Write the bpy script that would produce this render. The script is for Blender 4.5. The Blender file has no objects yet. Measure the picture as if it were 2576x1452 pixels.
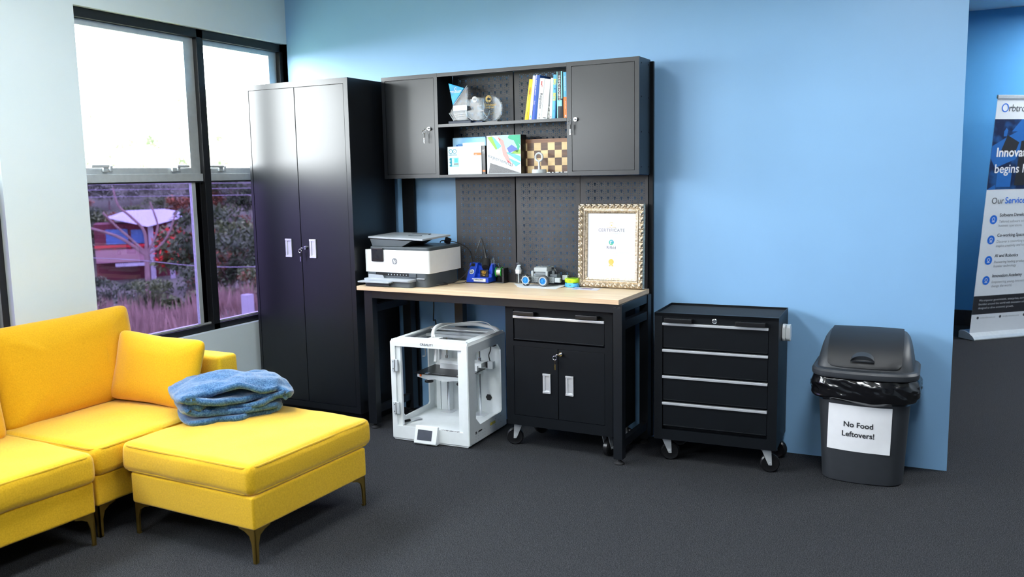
import bpy, bmesh, math, random
from mathutils import Vector, Matrix, Euler, noise
random.seed(7)
SC = bpy.context.scene
COL = SC.collection
pi = math.pi
def srgb(r, g, b):
    return tuple(((c/255)/12.92 if c/255 <= .04045 else ((c/255+.055)/1.055)**2.4) for c in (r, g, b))

# ------------------------------------------------------------------ camera
cam_data = bpy.data.cameras.new('camera'); CAM = bpy.data.objects.new('camera', cam_data); COL.objects.link(CAM)
SC.camera = CAM
cam_data.sensor_fit = 'HORIZONTAL'; cam_data.sensor_width = 36.0
cam_data.lens = 36.0*2181.85/2576
cam_data.clip_start = .05; cam_data.clip_end = 600
_yaw, _pit, _rol = .4548, -.1298, -.0184
_fw = Vector((-math.sin(_yaw)*math.cos(_pit), math.cos(_yaw)*math.cos(_pit), math.sin(_pit)))
_rt = Vector((math.cos(_yaw), math.sin(_yaw), 0)); _up = _rt.cross(_fw)
_r2 = _rt*math.cos(_rol)+_up*math.sin(_rol); _u2 = -_rt*math.sin(_rol)+_up*math.cos(_rol)
_m = Matrix((_r2, _u2, -_fw)).transposed().to_4x4(); _m.translation = Vector((2.3554, -4.6407, 1.4879))
CAM.matrix_world = _m
cam_data.dof.use_dof = True; cam_data.dof.focus_distance = 4.9; cam_data.dof.aperture_fstop = 2.8

# ------------------------------------------------------------------ world, exposure
W = bpy.data.worlds.new('overcast_sky'); SC.world = W; W.use_nodes = True
_nt = W.node_tree; _bg = _nt.nodes['Background']
_tc = _nt.nodes.new('ShaderNodeTexCoord'); _sx = _nt.nodes.new('ShaderNodeSeparateXYZ'); _cr = _nt.nodes.new('ShaderNodeValToRGB')
_nt.links.new(_tc.outputs['Generated'], _sx.inputs[0]); _nt.links.new(_sx.outputs['Z'], _cr.inputs[0])
_cr.color_ramp.elements[0].position = 0.0; _cr.color_ramp.elements[0].color = (.95, .98, 1.0, 1)
_cr.color_ramp.elements[1].position = 0.6; _cr.color_ramp.elements[1].color = (.86, .94, 1.0, 1)
_nt.links.new(_cr.outputs[0], _bg.inputs['Color'])
SKY = 36.0
_bg.inputs['Strength'].default_value = SKY
SC.view_settings.view_transform = 'Standard'; SC.view_settings.look = 'None'
SC.view_settings.exposure = 0.0; SC.view_settings.gamma = 1.0; SC.view_settings.use_curve_mapping = False
SC.cycles.max_bounces = 10; SC.cycles.diffuse_bounces = 5; SC.cycles.transparent_max_bounces = 16
SC.cycles.sample_clamp_indirect = 20.0; SC.cycles.caustics_reflective = False; SC.cycles.caustics_refractive = False
LED_POWER = 25.5          # emission of the ceiling panels
# daylight portals in the window openings (they only guide sampling of the sky)
def portal(y0, y1, z0, z1):
    l = bpy.data.lights.new('window_daylight', 'AREA'); l.shape = 'RECTANGLE'; l.size = z1-z0; l.size_y = y1-y0
    l.cycles.is_portal = True
    o = bpy.data.objects.new('window_daylight', l); COL.objects.link(o)
    o.location = (-1.645, (y0+y1)/2, (z0+z1)/2); o.rotation_euler = (0, -pi/2, 0)
WIN = [(-1.586, 0.0), (-3.62, -2.035), (-5.66, -4.07)]
for _a, _b in WIN: portal(_a, _b, .587, 2.37)

# ------------------------------------------------------------------ helpers
ORG = {}
FR = {'W': (0, (0, 0)), 'B': (-.0365, (0, -.3)), 'R': (.0278, (1.28, -.22)), 'T': (-.0253, (-1.2, -.25)), 'P': (.018, (-.145, -.375))}
def w_of(fr, p):
    a, o = FR[fr]; ca, sa = math.cos(a), math.sin(a); dx, dy = p[0]-o[0], p[1]-o[1]
    return Vector((o[0]+ca*dx-sa*dy, o[1]+sa*dx+ca*dy, p[2]))
def tag(o, label, cat, group=None, kind=None):
    if label: o['label'] = label
    if cat: o['category'] = cat
    if group: o['group'] = group
    if kind: o['kind'] = kind
    return o
def thing(name, label, cat, org, fr='W', rz=0, group=None, kind=None, rx=0, ry=0):
    """an Empty at the thing's base; parts are authored in the frame's coordinates around org"""
    o = bpy.data.objects.new(name, None); COL.objects.link(o)
    o.empty_display_size = .05
    o.location = w_of(fr, org); o.rotation_euler = (rx, ry, FR[fr][0]+rz)
    ORG[o.name] = Vector(org)
    return tag(o, label, cat, group, kind)
def finish(name, bm, mats, parent=None, sm=28, org=None, label=None):
    if not isinstance(mats, (list, tuple)): mats = [mats]
    bmesh.ops.recalc_face_normals(bm, faces=bm.faces)
    off = org
    if parent is not None and off is None:
        q = parent
        while q.parent is not None: q = q.parent
        off = ORG.get(q.name)
    if off is not None: bmesh.ops.translate(bm, vec=-Vector(off), verts=bm.verts)
    me = bpy.data.meshes.new(name); bm.to_mesh(me); bm.free()
    for m in mats: me.materials.append(m)
    if sm:
        me.shade_smooth(); me.set_sharp_from_angle(angle=math.radians(sm))
    o = bpy.data.objects.new(name, me); COL.objects.link(o)
    if sm == 28:
        wn = o.modifiers.new('weighted_normals', 'WEIGHTED_NORMAL'); wn.keep_sharp = True; wn.weight = 100
    if parent is not None: o.parent = parent
    if label: o['label'] = label
    return o
def solo(name, label, cat, bm, mats, org, fr='W', rz=0, group=None, sm=28, kind=None):
    o = finish(name, bm, mats, None, sm, org)
    o.location = w_of(fr, org); o.rotation_euler = (0, 0, FR[fr][0]+rz)
    ORG[o.name] = Vector(org)
    return tag(o, label, cat, group, kind)
def N(): return bmesh.new()
def addfaces(bm, vs, fs, mi=0):
    bv = [bm.verts.new(v) for v in vs]; out = []
    for f in fs:
        try: q = bm.faces.new([bv[i] for i in f]); q.material_index = mi; out.append(q)
        except ValueError: pass
    return bv, out
def box(bm, x0, x1, y0, y1, z0, z1, mi=0, bev=0, seg=2, M=None):
    vs = [(x, y, z) for x in (x0, x1) for y in (y0, y1) for z in (z0, z1)]
    bv, fs = addfaces(bm, vs, [(0, 1, 3, 2), (4, 6, 7, 5), (0, 4, 5, 1), (2, 3, 7, 6), (0, 2, 6, 4), (1, 5, 7, 3)], mi)
    if bev:
        es = list({e for f in fs for e in f.edges})
        r = bmesh.ops.bevel(bm, geom=es, offset=bev, segments=seg, affect='EDGES', profile=.5)
        bv = list({v for f in r['faces'] for v in f.verts} | {v for v in bv if v.is_valid})
        for f in r['faces']: f.material_index = mi
    if M is not None: bmesh.ops.transform(bm, matrix=M, verts=bv)
    return bv
def basis(d):
    d = Vector(d).normalized(); a = Vector((0, 0, 1)) if abs(d.z) < .9 else Vector((1, 0, 0))
    u = d.cross(a).normalized(); return u, d.cross(u).normalized(), d
def loft(bm, rings, mi=0, cap=True, closed=True, loop=False):
    bv = [[bm.verts.new(p) for p in r] for r in rings]; n = len(rings[0]); R = len(rings)
    for i in range(R if loop else R-1):
        A, B = bv[i], bv[(i+1) % R]
        for j in range(n if closed else n-1):
            k = (j+1) % n
            try: f = bm.faces.new((A[j], A[k], B[k], B[j])); f.material_index = mi
            except ValueError: pass
    if cap and not loop:
        for r in (bv[0], bv[-1]):
            try: f = bm.faces.new(r); f.material_index = mi
            except ValueError: pass
    return [v for r in bv for v in r]
def cyl(bm, p0, p1, r0, r1=None, n=16, mi=0, cap=True):
    r1 = r0 if r1 is None else r1
    p0, p1 = Vector(p0), Vector(p1); u, v, d = basis(p1-p0)
    ring = lambda p, r: [p+u*(r*math.cos(2*pi*i/n))+v*(r*math.sin(2*pi*i/n)) for i in range(n)]
    return loft(bm, [ring(p0, r0), ring(p1, r1)], mi, cap)
def lathe(bm, prof, c, axis=(0, 0, 1), n=24, mi=0, cap=True):
    u, v, d = basis(axis); c = Vector(c)
    rings = [[c+d*h+u*(r*math.cos(2*pi*i/n))+v*(r*math.sin(2*pi*i/n)) for i in range(n)] for r, h in prof]
    return loft(bm, rings, mi, cap, True, not cap)
def spline(pts, k=6):
    pts = [Vector(p) for p in pts]; out = []
    for i in range(len(pts)-1):
        p0 = pts[max(i-1, 0)]; p1 = pts[i]; p2 = pts[i+1]; p3 = pts[min(i+2, len(pts)-1)]
        for j in range(k):
            t = j/k; out.append(.5*((2*p1)+(p2-p0)*t+(2*p0-5*p1+4*p2-p3)*t*t+(3*p1-p0-3*p2+p3)*t**3))
    out.append(pts[-1]); return out
def tube(bm, pts, r, n=8, mi=0, k=6, loop=False):
    P = spline(pts, k) if k > 1 else [Vector(p) for p in pts]
    rings = []; u = None
    for i, p in enumerate(P):
        d = (P[min(i+1, len(P)-1)]-P[max(i-1, 0)]).normalized()
        if u is None: u = basis(d)[0]
        u = (u-d*u.dot(d)).normalized(); v = d.cross(u)
        rr = r[min(i, len(r)-1)] if isinstance(r, (list, tuple)) else r
        rings.append([p+u*(rr*math.cos(2*pi*j/n))+v*(rr*math.sin(2*pi*j/n)) for j in range(n)])
    return loft(bm, rings, mi, True, loop=loop)
def prism(bm, pts, axis, a, b, mi=0, bev=0):
    """polygon pts in the two other axes, extruded along axis from a to b"""
    def P(p, t):
        return {'x': (t, p[0], p[1]), 'y': (p[0], t, p[1]), 'z': (p[0], p[1], t)}[axis]
    n = len(pts)
    bv, fs = addfaces(bm, [P(p, a) for p in pts]+[P(p, b) for p in pts],
        [tuple(range(n)), tuple(range(2*n-1, n-1, -1))]+[(i, (i+1) % n, n+(i+1) % n, n+i) for i in range(n)], mi)
    if bev:
        es = list({e for f in fs for e in f.edges})
        r = bmesh.ops.bevel(bm, geom=es, offset=bev, segments=2, affect='EDGES', profile=.5)
        for f in r['faces']: f.material_index = mi
        bv = list({v for f in r['faces'] for v in f.verts} | {v for v in bv if v.is_valid})
    return bv
def rrect(w, h, r, n=5, cx=0, cy=0):
    out = []
    for sx, sy, a0 in ((1, 1, 0), (-1, 1, 90), (-1, -1, 180), (1, -1, 270)):
        for i in range(n+1):
            a = math.radians(a0+90*i/n); out.append((cx+sx*(w/2-r)+r*math.cos(a), cy+sy*(h/2-r)+r*math.sin(a)))
    return out
def plate(bm, outer, holes, axis, a, b, mi=0):
    """flat plate with holes: outer/holes are 2-D polygons; filled by a triangle fill, extruded a..b along axis"""
    def P(p, t):
        return {'x': (t, p[0], p[1]), 'y': (p[0], t, p[1]), 'z': (p[0], p[1], t)}[axis]
    t = bmesh.new()
    for loop in [outer]+holes:
        vs = [t.verts.new(P(p, a)) for p in loop]
        for i in range(len(vs)): t.edges.new((vs[i], vs[(i+1) % len(vs)]))
    bmesh.ops.triangle_fill(t, use_beauty=True, use_dissolve=False, edges=t.edges)
    r = bmesh.ops.extrude_face_region(t, geom=list(t.faces))
    d = {'x': (b-a, 0, 0), 'y': (0, b-a, 0), 'z': (0, 0, b-a)}[axis]
    bmesh.ops.translate(t, vec=d, verts=[g for g in r['geom'] if isinstance(g, bmesh.types.BMVert)])
    bmesh.ops.recalc_face_normals(t, faces=t.faces)
    t.verts.index_update()
    addfaces(bm, [v.co.copy() for v in t.verts], [[v.index for v in f.verts] for f in t.faces], mi); t.free()
def cushion(bm, c, s, e=(.25, .25), puff=.0, n=40, m=20, mi=0, M=None, wr=0.0, seed=0):
    """superellipsoid block: s = half sizes, e = (vertical, plan) exponents; puff bulges the faces"""
    def sp(x, p): return math.copysign(abs(x)**p, x)
    rings = []
    for i in range(1, m):
        ph = -pi/2+pi*i/m; rg = []
        for j in range(n):
            th = 2*pi*j/n
            x = sp(math.cos(ph), e[0])*sp(math.cos(th), e[1]); y = sp(math.cos(ph), e[0])*sp(math.sin(th), e[1]); z = sp(math.sin(ph), e[0])
            q = Vector((x, y, z))
            if puff:
                q = Vector((x*(1+puff*(1-y*y)*(1-z*z)*.3), y*(1+puff*(1-x*x)*(1-z*z)*.3), z*(1+puff*(1-x*x)*(1-y*y))))
            q = Vector((q.x*s[0], q.y*s[1], q.z*s[2]))
            if wr: q += q.normalized()*wr*noise.fractal(q*9+Vector((seed, seed, seed)), 1.0, 2.0, 3)
            rg.append(q)
        rings.append(rg)
    vs = loft(bm, rings, mi, True)
    bmesh.ops.transform(bm, matrix=Matrix.Translation(Vector(c)) @ (M.to_4x4() if M else Matrix()), verts=vs)
    return vs
def rotx(a): return Matrix.Rotation(a, 4, 'X')
def roty(a): return Matrix.Rotation(a, 4, 'Y')
def rotz(a): return Matrix.Rotation(a, 4, 'Z')
def xf(bm, vs, M, piv=(0, 0, 0)):
    piv = Vector(piv); bmesh.ops.transform(bm, matrix=Matrix.Translation(piv) @ M @ Matrix.Translation(-piv), verts=[v for v in vs if v.is_valid])
def text_into(bm, s, size, M, mi=0, ext=.0004, bold=0, align='CENTER', shear=0, sp=1.0):
    cu = bpy.data.curves.new('lettering', 'FONT'); cu.body = s; cu.size = size; cu.extrude = ext; cu.offset = bold
    cu.align_x = align; cu.align_y = 'CENTER'; cu.shear = shear; cu.space_character = sp; cu.resolution_u = 3
    o = bpy.data.objects.new('lettering', cu); COL.objects.link(o)
    me = bpy.data.meshes.new_from_object(o)
    me.transform(M)
    k = len(bm.verts); bm.from_mesh(me); bm.verts.ensure_lookup_table()
    bm.faces.ensure_lookup_table()
    bm.verts.index_update()
    for f in bm.faces:
        if min(v.index for v in f.verts) >= k: f.material_index = mi
    COL.objects.unlink(o); bpy.data.objects.remove(o); bpy.data.curves.remove(cu); bpy.data.meshes.remove(me)
def FM(x, y, z, rot=0):   # text facing -y at a point, rot turns it in its plane
    return Matrix.Translation((x, y, z)) @ rotx(pi/2) @ rotz(rot)

# ------------------------------------------------------------------ materials
def mat(name, col, rough=.5, metal=0, spec=.5, var=.06, vscale=30, bump=0, bscale=200, sheen=0, emit=None, coat=0, stretch=None, col2=None, det=3.0, contrast=None):
    m = bpy.data.materials.new(name); m.use_nodes = True; nt = m.node_tree; b = nt.nodes['Principled BSDF']
    b.inputs['Roughness'].default_value = rough; b.inputs['Metallic'].default_value = metal
    b.inputs['Specular IOR Level'].default_value = spec
    tc = nt.nodes.new('ShaderNodeTexCoord'); mp = nt.nodes.new('ShaderNodeMapping')
    if stretch: mp.inputs['Scale'].default_value = stretch
    nt.links.new(tc.outputs['Object'], mp.inputs[0])
    nz = nt.nodes.new('ShaderNodeTexNoise'); nz.inputs['Scale'].default_value = vscale; nz.inputs['Detail'].default_value = det
    nt.links.new(mp.outputs[0], nz.inputs['Vector'])
    cr = nt.nodes.new('ShaderNodeValToRGB'); nt.links.new(nz.outputs['Fac'], cr.inputs[0])
    lo, hi = contrast or (.3, .7)
    cr.color_ramp.elements[0].position = lo; cr.color_ramp.elements[1].position = hi
    c2 = col2 or tuple(min(1, c*(1+var)) for c in col)
    c1 = col if col2 else tuple(c*(1-var) for c in col)
    cr.color_ramp.elements[0].color = (*c1, 1); cr.color_ramp.elements[1].color = (*c2, 1)
    nt.links.new(cr.outputs[0], b.inputs['Base Color'])
    if bump:
        n2 = nt.nodes.new('ShaderNodeTexNoise'); n2.inputs['Scale'].default_value = bscale; n2.inputs['Detail'].default_value = 2
        nt.links.new(mp.outputs[0], n2.inputs['Vector'])
        bp = nt.nodes.new('ShaderNodeBump'); bp.inputs['Strength'].default_value = bump; bp.inputs['Distance'].default_value = .002
        nt.links.new(n2.outputs['Fac'], bp.inputs['Height']); nt.links.new(bp.outputs[0], b.inputs['Normal'])
    if sheen: b.inputs['Sheen Weight'].default_value = sheen; b.inputs['Sheen Roughness'].default_value = .4
    if coat: b.inputs['Coat Weight'].default_value = coat; b.inputs['Coat Roughness'].default_value = .15
    if emit: b.inputs['Emission Color'].default_value = (*emit[0], 1); b.inputs['Emission Strength'].default_value = emit[1]
    return m
def thin_glass(name, tint, refl=.04, rough=.02):
    """one surface of a thin pane: clear transmission tinted by tint, mirror share rising at grazing angles"""
    m = bpy.data.materials.new(name); m.use_nodes = True; nt = m.node_tree; nt.nodes.clear()
    o = nt.nodes.new('ShaderNodeOutputMaterial'); t = nt.nodes.new('ShaderNodeBsdfTransparent'); g = nt.nodes.new('ShaderNodeBsdfGlossy')
    mx = nt.nodes.new('ShaderNodeMixShader'); lw = nt.nodes.new('ShaderNodeLayerWeight'); lw.inputs['Blend'].default_value = .5
    t.inputs[0].default_value = (*tint, 1); g.inputs['Roughness'].default_value = rough
    pw = nt.nodes.new('ShaderNodeMath'); pw.operation = 'POWER'; pw.inputs[1].default_value = 5.0
    ml = nt.nodes.new('ShaderNodeMath'); ml.operation = 'MULTIPLY_ADD'; ml.inputs[1].default_value = .9-refl; ml.inputs[2].default_value = refl; ml.use_clamp = True
    nt.links.new(lw.outputs['Facing'], pw.inputs[0]); nt.links.new(pw.outputs[0], ml.inputs[0])
    nt.links.new(ml.outputs[0], mx.inputs[0]); nt.links.new(t.outputs[0], mx.inputs[1]); nt.links.new(g.outputs[0], mx.inputs[2])
    nt.links.new(mx.outputs[0], o.inputs[0]); return m
M = {}
M['blue_wall'] = mat('blue_wall_paint', (.26, .485, .765), .42, var=.02, vscale=3, bump=.05, bscale=120, spec=.4)
M['shaded_blue'] = mat('shaded_blue_wall_paint', (.10, .37, .72), .5, var=.02, vscale=3, spec=.3)  # same blue paint, with the far wall's shade put into a deeper colour
M['white_wall'] = mat('pale_wall_paint', (.70, .80, .845), .55, var=.015, vscale=3, bump=.06, bscale=90, spec=.3)
M['room_wall'] = mat('grey_blue_wall_paint', (.26, .31, .36), .6, var=.02, vscale=3)  # unseen walls, coloured dark to reflect less light onto the black cabinets
M['ceiling'] = mat('ceiling_white', (.8, .82, .84), .8, var=.02)
M['carpet'] = mat('charcoal_carpet', (.014, .0148, .017), .95, spec=.1, vscale=360, det=2, bump=.6, bscale=420, col2=(.165, .17, .185), contrast=(.5, .78))
M['black_trim'] = mat('black_trim', (.008, .009, .011), .5, var=.2)
M['black_frame'] = mat('black_window_frame', (.006, .007, .009), .45, var=.2)
M['silver'] = mat('silver_window_aluminium', (.62, .66, .68), .4, .5, var=.05)
M['clear_glass'] = thin_glass('clear_window_glass', (.98, .99, .99), .03)
M['film_glass'] = thin_glass('purple_film_glass', (.210, .182, .290), .03)
M['black_metal'] = mat('black_powder_coated_steel', (.0062, .0078, .0105), .31, 0, .55, var=.12, vscale=8)
M['black_metal2'] = mat('black_satin_steel', (.0035, .005, .007), .46, 0, .22, var=.12, vscale=8)
M['dark_gap'] = mat('dark_gap', (.002, .002, .0025), .8, var=.1)
M['chrome'] = mat('chrome', (.82, .84, .87), .16, 1, var=.04)
M['zinc'] = mat('zinc_plated_steel', (.62, .64, .66), .38, .45, var=.08)
M['brushed'] = mat('brushed_aluminium', (.78, .8, .83), .32, .6, var=.05, stretch=(1, 20, 20))
M['black_plastic'] = mat('black_plastic', (.008, .008, .009), .3, var=.1)
M['black_rubber'] = mat('black_rubber', (.012, .012, .013), .7, var=.2, bump=.2, bscale=300)
M['white_plastic'] = mat('white_plastic', (.80, .83, .84), .35, var=.02)
M['white_metal'] = mat('white_coated_steel', (.80, .84, .85), .32, var=.02)
M['grey_plastic'] = mat('dark_grey_plastic', (.085, .105, .12), .5, var=.05)
M['light_grey'] = mat('light_grey_plastic', (.52, .56, .58), .45, var=.04)
M['paper'] = mat('white_paper', (.82, .83, .85), .7, var=.015)
M['ink'] = mat('black_ink', (.015, .016, .02), .6, var=.1)
# ------------------------------------------------------------------ room shell
H = 2.89; LX = -1.534; ZB, ZT = .587, 2.37
def struct(name, bm, m, sm=0):
    o = finish(name, bm, m, None, sm); o['kind'] = 'structure'; return o
bm = N(); box(bm, -1.75, 6.2, -7.7, 4.7, -.12, 0); struct('floor', bm, M['carpet'])
bm = N(); box(bm, -1.75, 6.2, -7.7, 4.7, H, H+.12); struct('ceiling', bm, M['ceiling'])
bm = N(); box(bm, -1.70, 2.456, 0, .12, 0, H); struct('wall_back', bm, M['blue_wall'])
bm = N(); box(bm, -1.70, 6.2, 4.5, 4.65, 0, H); struct('wall_far', bm, M['shaded_blue'])
bm = N(); box(bm, -1.75, 6.2, -7.65, -7.5, 0, H); struct('wall_front', bm, M['room_wall'])
bm = N(); box(bm, 6.0, 6.15, -7.5, 4.5, 0, H); struct('wall_right', bm, M['room_wall'])
bm = N()
box(bm, LX-.105, LX, -7.5, 4.5, 0, ZB); box(bm, LX-.105, LX, -7.5, 4.5, ZT, H)
_e = [-7.5]+[v for a, b in reversed(WIN) for v in (a, b)]+[4.5]
for i in range(0, len(_e), 2):
    box(bm, LX-.105, LX, _e[i], _e[i+1], ZB, ZT)
struct('wall_left', bm, M['white_wall'])
bm = N(); box(bm, 2.2, 6.0, 4.478, 4.5, 0, .15, bev=.004); struct('baseboard_far', bm, M['black_trim'])

# windows: black frame, silver transom, awning sashes above, tinted sliding panes below
def window(name, y0, y1, full=True):
    w = bpy.data.objects.new(name, None); COL.objects.link(w); w.location = (LX-.04, y0, ZB); w['kind'] = 'structure'
    ORG[name] = Vector((LX-.04, y0, ZB))
    X0, X1 = LX-.10, LX-.036; t = .05; ym = y0+.835
    bm = N()
    box(bm, X0, X1, y0, y1, ZT-t, ZT, bev=.003); box(bm, X0, X1, y0, y1, ZB, ZB+t*.75, bev=.003)
    box(bm, X0, X1, y0, y0+.022, ZB, ZT, bev=.003); box(bm, X0, X1, y1-.035, y1, ZB, ZT, bev=.003)
    box(bm, X0, X1, ym-.002, ym+.05, ZB, ZT, bev=.003)
    finish('window_frame', bm, M['black_frame'], w)
    bm = N()
    zt0, zt1 = 1.488, 1.532
    box(bm, X0+.01, X1-.012, y0+.022, ym-.002, zt0, zt1, bev=.003); box(bm, X0+.01, X1-.012, ym+.05, y1-.035, zt0, zt1, bev=.003)
    finish('transom', bm, M['silver'], w)
    for a, b in ((y0+.022, ym-.002), (ym+.05, y1-.035)):
        s = N(); xa, xb = X0+.012, X1-.03
        box(s, xa, xb, a, b, ZT-t-.032, ZT-t, bev=.002); box(s, xa, xb, b-.055, b, zt1, ZT-t-.03, bev=.002)
        box(s, xa+.004, xb+.006, a, b-.057, zt1, zt1+.034, bev=.002); box(s, xa, xb, a, a+.02, zt1, ZT-t-.03, bev=.002)
        box(s, xb-.004, xb+.004, b-.078, b-.058, zt1+.03, ZT-t-.03, bev=.001); box(s, xa, xb, b-.080, b-.054, zt1, ZT-t-.03, bev=.001)
        sash = finish('sash', s, M['silver'], w)
        g = N(); box(g, X0+.03, X0+.034, a+.015, b-.075, zt1+.028, ZT-t-.028); finish('window_pane', g, M['clear_glass'], sash, 0)
        for hy, dr in (((a+.13, 1), (b-.22, -1)) if a < ym else ((a+.09, 1),)) if full else ():
            h = N(); box(h, xb+.004, xb+.022, hy-.012, hy+.02, zt1+.012, zt1+.036, bev=.003); box(h, xb+.004, xb+.018, hy+.032, hy+.05, zt1+.014, zt1+.045, bev=.003)
            q0, q1 = (hy-.085, hy+.022) if dr > 0 else (hy+.02, hy+.11)
            box(h, xb+.016, xb+.03, q0, q1, zt1+.034, zt1+.05, bev=.004); finish('sash_handle', h, M['silver'], sash)
        # lower sliding pane
        s = N(); box(s, X0+.012, X1-.02, a, b, ZB+t*.75, ZB+t*.75+.012, bev=.002); 
        if a < ym:
            box(s, X1-.045, X1-.022, b-.085, b-.055, ZB+t*.75+.012, zt0-.004, bev=.002)
        sl = finish('sliding_rail', s, M['silver'], w)
        s = N(); box(s, X0+.01, X0+.03, b-.055, b, ZB+t, zt0, bev=.002) if a < ym else box(s, X0+.01, X0+.03, b-.02, b, ZB+t, zt0, bev=.002)
        box(s, X0+.01, X1-.012, a, b, zt0-.008, zt0, bev=.001)
        finish('dark_track', s, M['black_trim'], w)
        g = N(); box(g, X0+.035, X0+.039, a, b-.02, ZB+t*.7, zt0-.004); finish('tinted_pane', g, M['film_glass'], w, 0, label='purple tinted lower pane')
    return w
for i, (a, b) in enumerate(WIN): window('window_%d' % (i+1), a, b, i == 0)

# ceiling LED panels (above the frame)
M['led'] = mat('led_diffuser', (.9, .9, .9), .6, emit=((.93, .97, 1.0), LED_POWER))
M['led2'] = mat('bright_led_diffuser', (.9, .9, .9), .6, emit=((.93, .97, 1.0), LED_POWER*2.6))
def panel(x, y, lab, sx=.6, sy=1.2, m='led'):
    t = thing('ceiling_light', lab, 'ceiling light', (x, y, H-.05), group='ceiling panel lights')
    b = N(); plate(b, [(x-sx/2, y-sy/2), (x+sx/2, y-sy/2), (x+sx/2, y+sy/2), (x-sx/2, y+sy/2)],
        [[(x-sx/2+.02, y-sy/2+.02), (x+sx/2-.02, y-sy/2+.02), (x+sx/2-.02, y+sy/2-.02), (x-sx/2+.02, y+sy/2-.02)]], 'z', H-.05, H)
    finish('light_housing', b, M['white_metal'], t)
    b = N(); box(b, x-sx/2+.02, x+sx/2-.02, y-sy/2+.02, y+sy/2-.02, H-.04, H-.01); finish('light_diffuser', b, M[m], t)
panel(-.1, -2.3, 'flat white ceiling light panel above the sofa corner')
panel(2.3, -2.0, 'flat white ceiling light panel in front of the blue wall')
panel(-.1, -5.2, 'flat white ceiling light panel behind the camera on the window side')
panel(2.3, -5.2, 'flat white ceiling light panel behind the camera away from the windows')
panel(3.55, 3.75, 'small ceiling light panel beside the far blue wall', .5, .5, 'led2')
panel(4.7, 1.1, 'added unseen ceiling light panel in the passage, brightening the banner', .6, 1.2, 'led2')  # unseen panel added to brighten the banner

# ------------------------------------------------------------------ outside the window
M['hill'] = mat('hillside_scrub', (.12, .14, .085), .95, var=.3, vscale=.35, det=6, col2=(.22, .23, .15))
M['leaf'] = mat('tree_leaves', (.045, .10, .022), .7, col2=(.24, .31, .10), vscale=1.3, det=3)
M['leaf2'] = mat('dark_tree_leaves', (.028, .065, .022), .7, col2=(.14, .20, .075), vscale=1.3, det=3)
M['leaf3'] = mat('rusty_tree_leaves', (.10, .09, .04), .7, col2=(.55, .20, .08), vscale=1.1, det=3)
M['leafp'] = mat('haze_paled_hill_leaves', (.50, .60, .46), .8, col2=(.70, .75, .64), vscale=.9)  # distance haze painted in as a paler leaf colour
M['leafm'] = mat('hazy_tree_leaves', (.24, .29, .19), .8, col2=(.46, .50, .38), vscale=.9)  # lighter haze painted into the leaf colour of the upper hillside
M['flower'] = mat('red_blossom', (.85, .03, .02), .6, var=.2, vscale=4)
M['bark'] = mat('pale_bark', (.30, .21, .18), .8, var=.2, vscale=3)
M['straw'] = mat('dry_grass', (.24, .16, .12), .9, col2=(.48, .33, .25), vscale=.8)
M['roofw'] = mat('white_roof_sheet', (.52, .54, .58), .6, var=.04, vscale=1)
M['redwall'] = mat('dark_red_house_wall', (.16, .03, .035), .7, var=.2, vscale=.8)
M['pinkwall'] = mat('pale_pink_house_wall', (.42, .24, .24), .7, var=.1, vscale=.8)
M['redrail'] = mat('red_rail_paint', (.62, .02, .03), .5, var=.1, vscale=2)
M['bluepaint'] = mat('blue_shutter', (.10, .25, .50), .5, var=.2, vscale=2)
M['pole'] = mat('pale_concrete', (.45, .45, .47), .7, var=.05, vscale=2)
M['wire'] = mat('pale_cable', (.35, .33, .38), .6)
ED = Vector((-.7517, .6595, 0)); ES = Vector((.6595, .7517, 0)); EC = Vector((2.3554, -4.6407, 0))   # away from the house front, along it
def ext(d, s, z=0): return EC+ED*d+ES*s+Vector((0, 0, z))
def gz(d):
    T = [(-99, -5.2), (0, -5.2), (8, -5.0), (30, -4.6), (45, -5.0), (62, -7.6), (80, -8.2), (95, -6.6), (120, -1.5), (150, 4.5), (200, 13.5), (260, 21), (330, 26)]
    for (a, za), (b, zb) in zip(T, T[1:]):
        if d <= b: return za+(zb-za)*max(0, d-a)/(b-a)
    return T[-1][1]
def ground(d, s): return gz(d)+1.2*noise.noise((d*.05, s*.05, 3))*(1 if d > 12 else 0)
bm = N(); rows = []
for d in range(-60, 332, 6):
    rows.append([bm.verts.new(ext(d, s, ground(d, s))) for s in range(-120, 160, 7)])
for r0, r1 in zip(rows, rows[1:]):
    for i in range(len(r0)-1): bm.faces.new((r0[i], r0[i+1], r1[i+1], r1[i]))
struct('ground_outside', bm, M['hill'], 180)
def leaves(bm, c, r, n, sz, mi=0, rnd=random):
    for _ in range(n):
        v = Vector((rnd.gauss(0, 1), rnd.gauss(0, 1), rnd.gauss(0, 1))).normalized()*(rnd.random()**.45)
        p = Vector(c)+Vector((v.x*r[0], v.y*r[1], v.z*r[2]))
        u = Vector((rnd.gauss(0, 1), rnd.gauss(0, 1), rnd.gauss(0, 1))).normalized(); w = basis(u)[0]; s = sz*rnd.uniform(.6, 1.3)
        q = [bm.verts.new(p+u*s), bm.verts.new(p+w*s*.6), bm.verts.new(p-u*s), bm.verts.new(p-w*s*.6)]
        f = bm.faces.new(q); f.material_index = mi
TREE = {}
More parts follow.
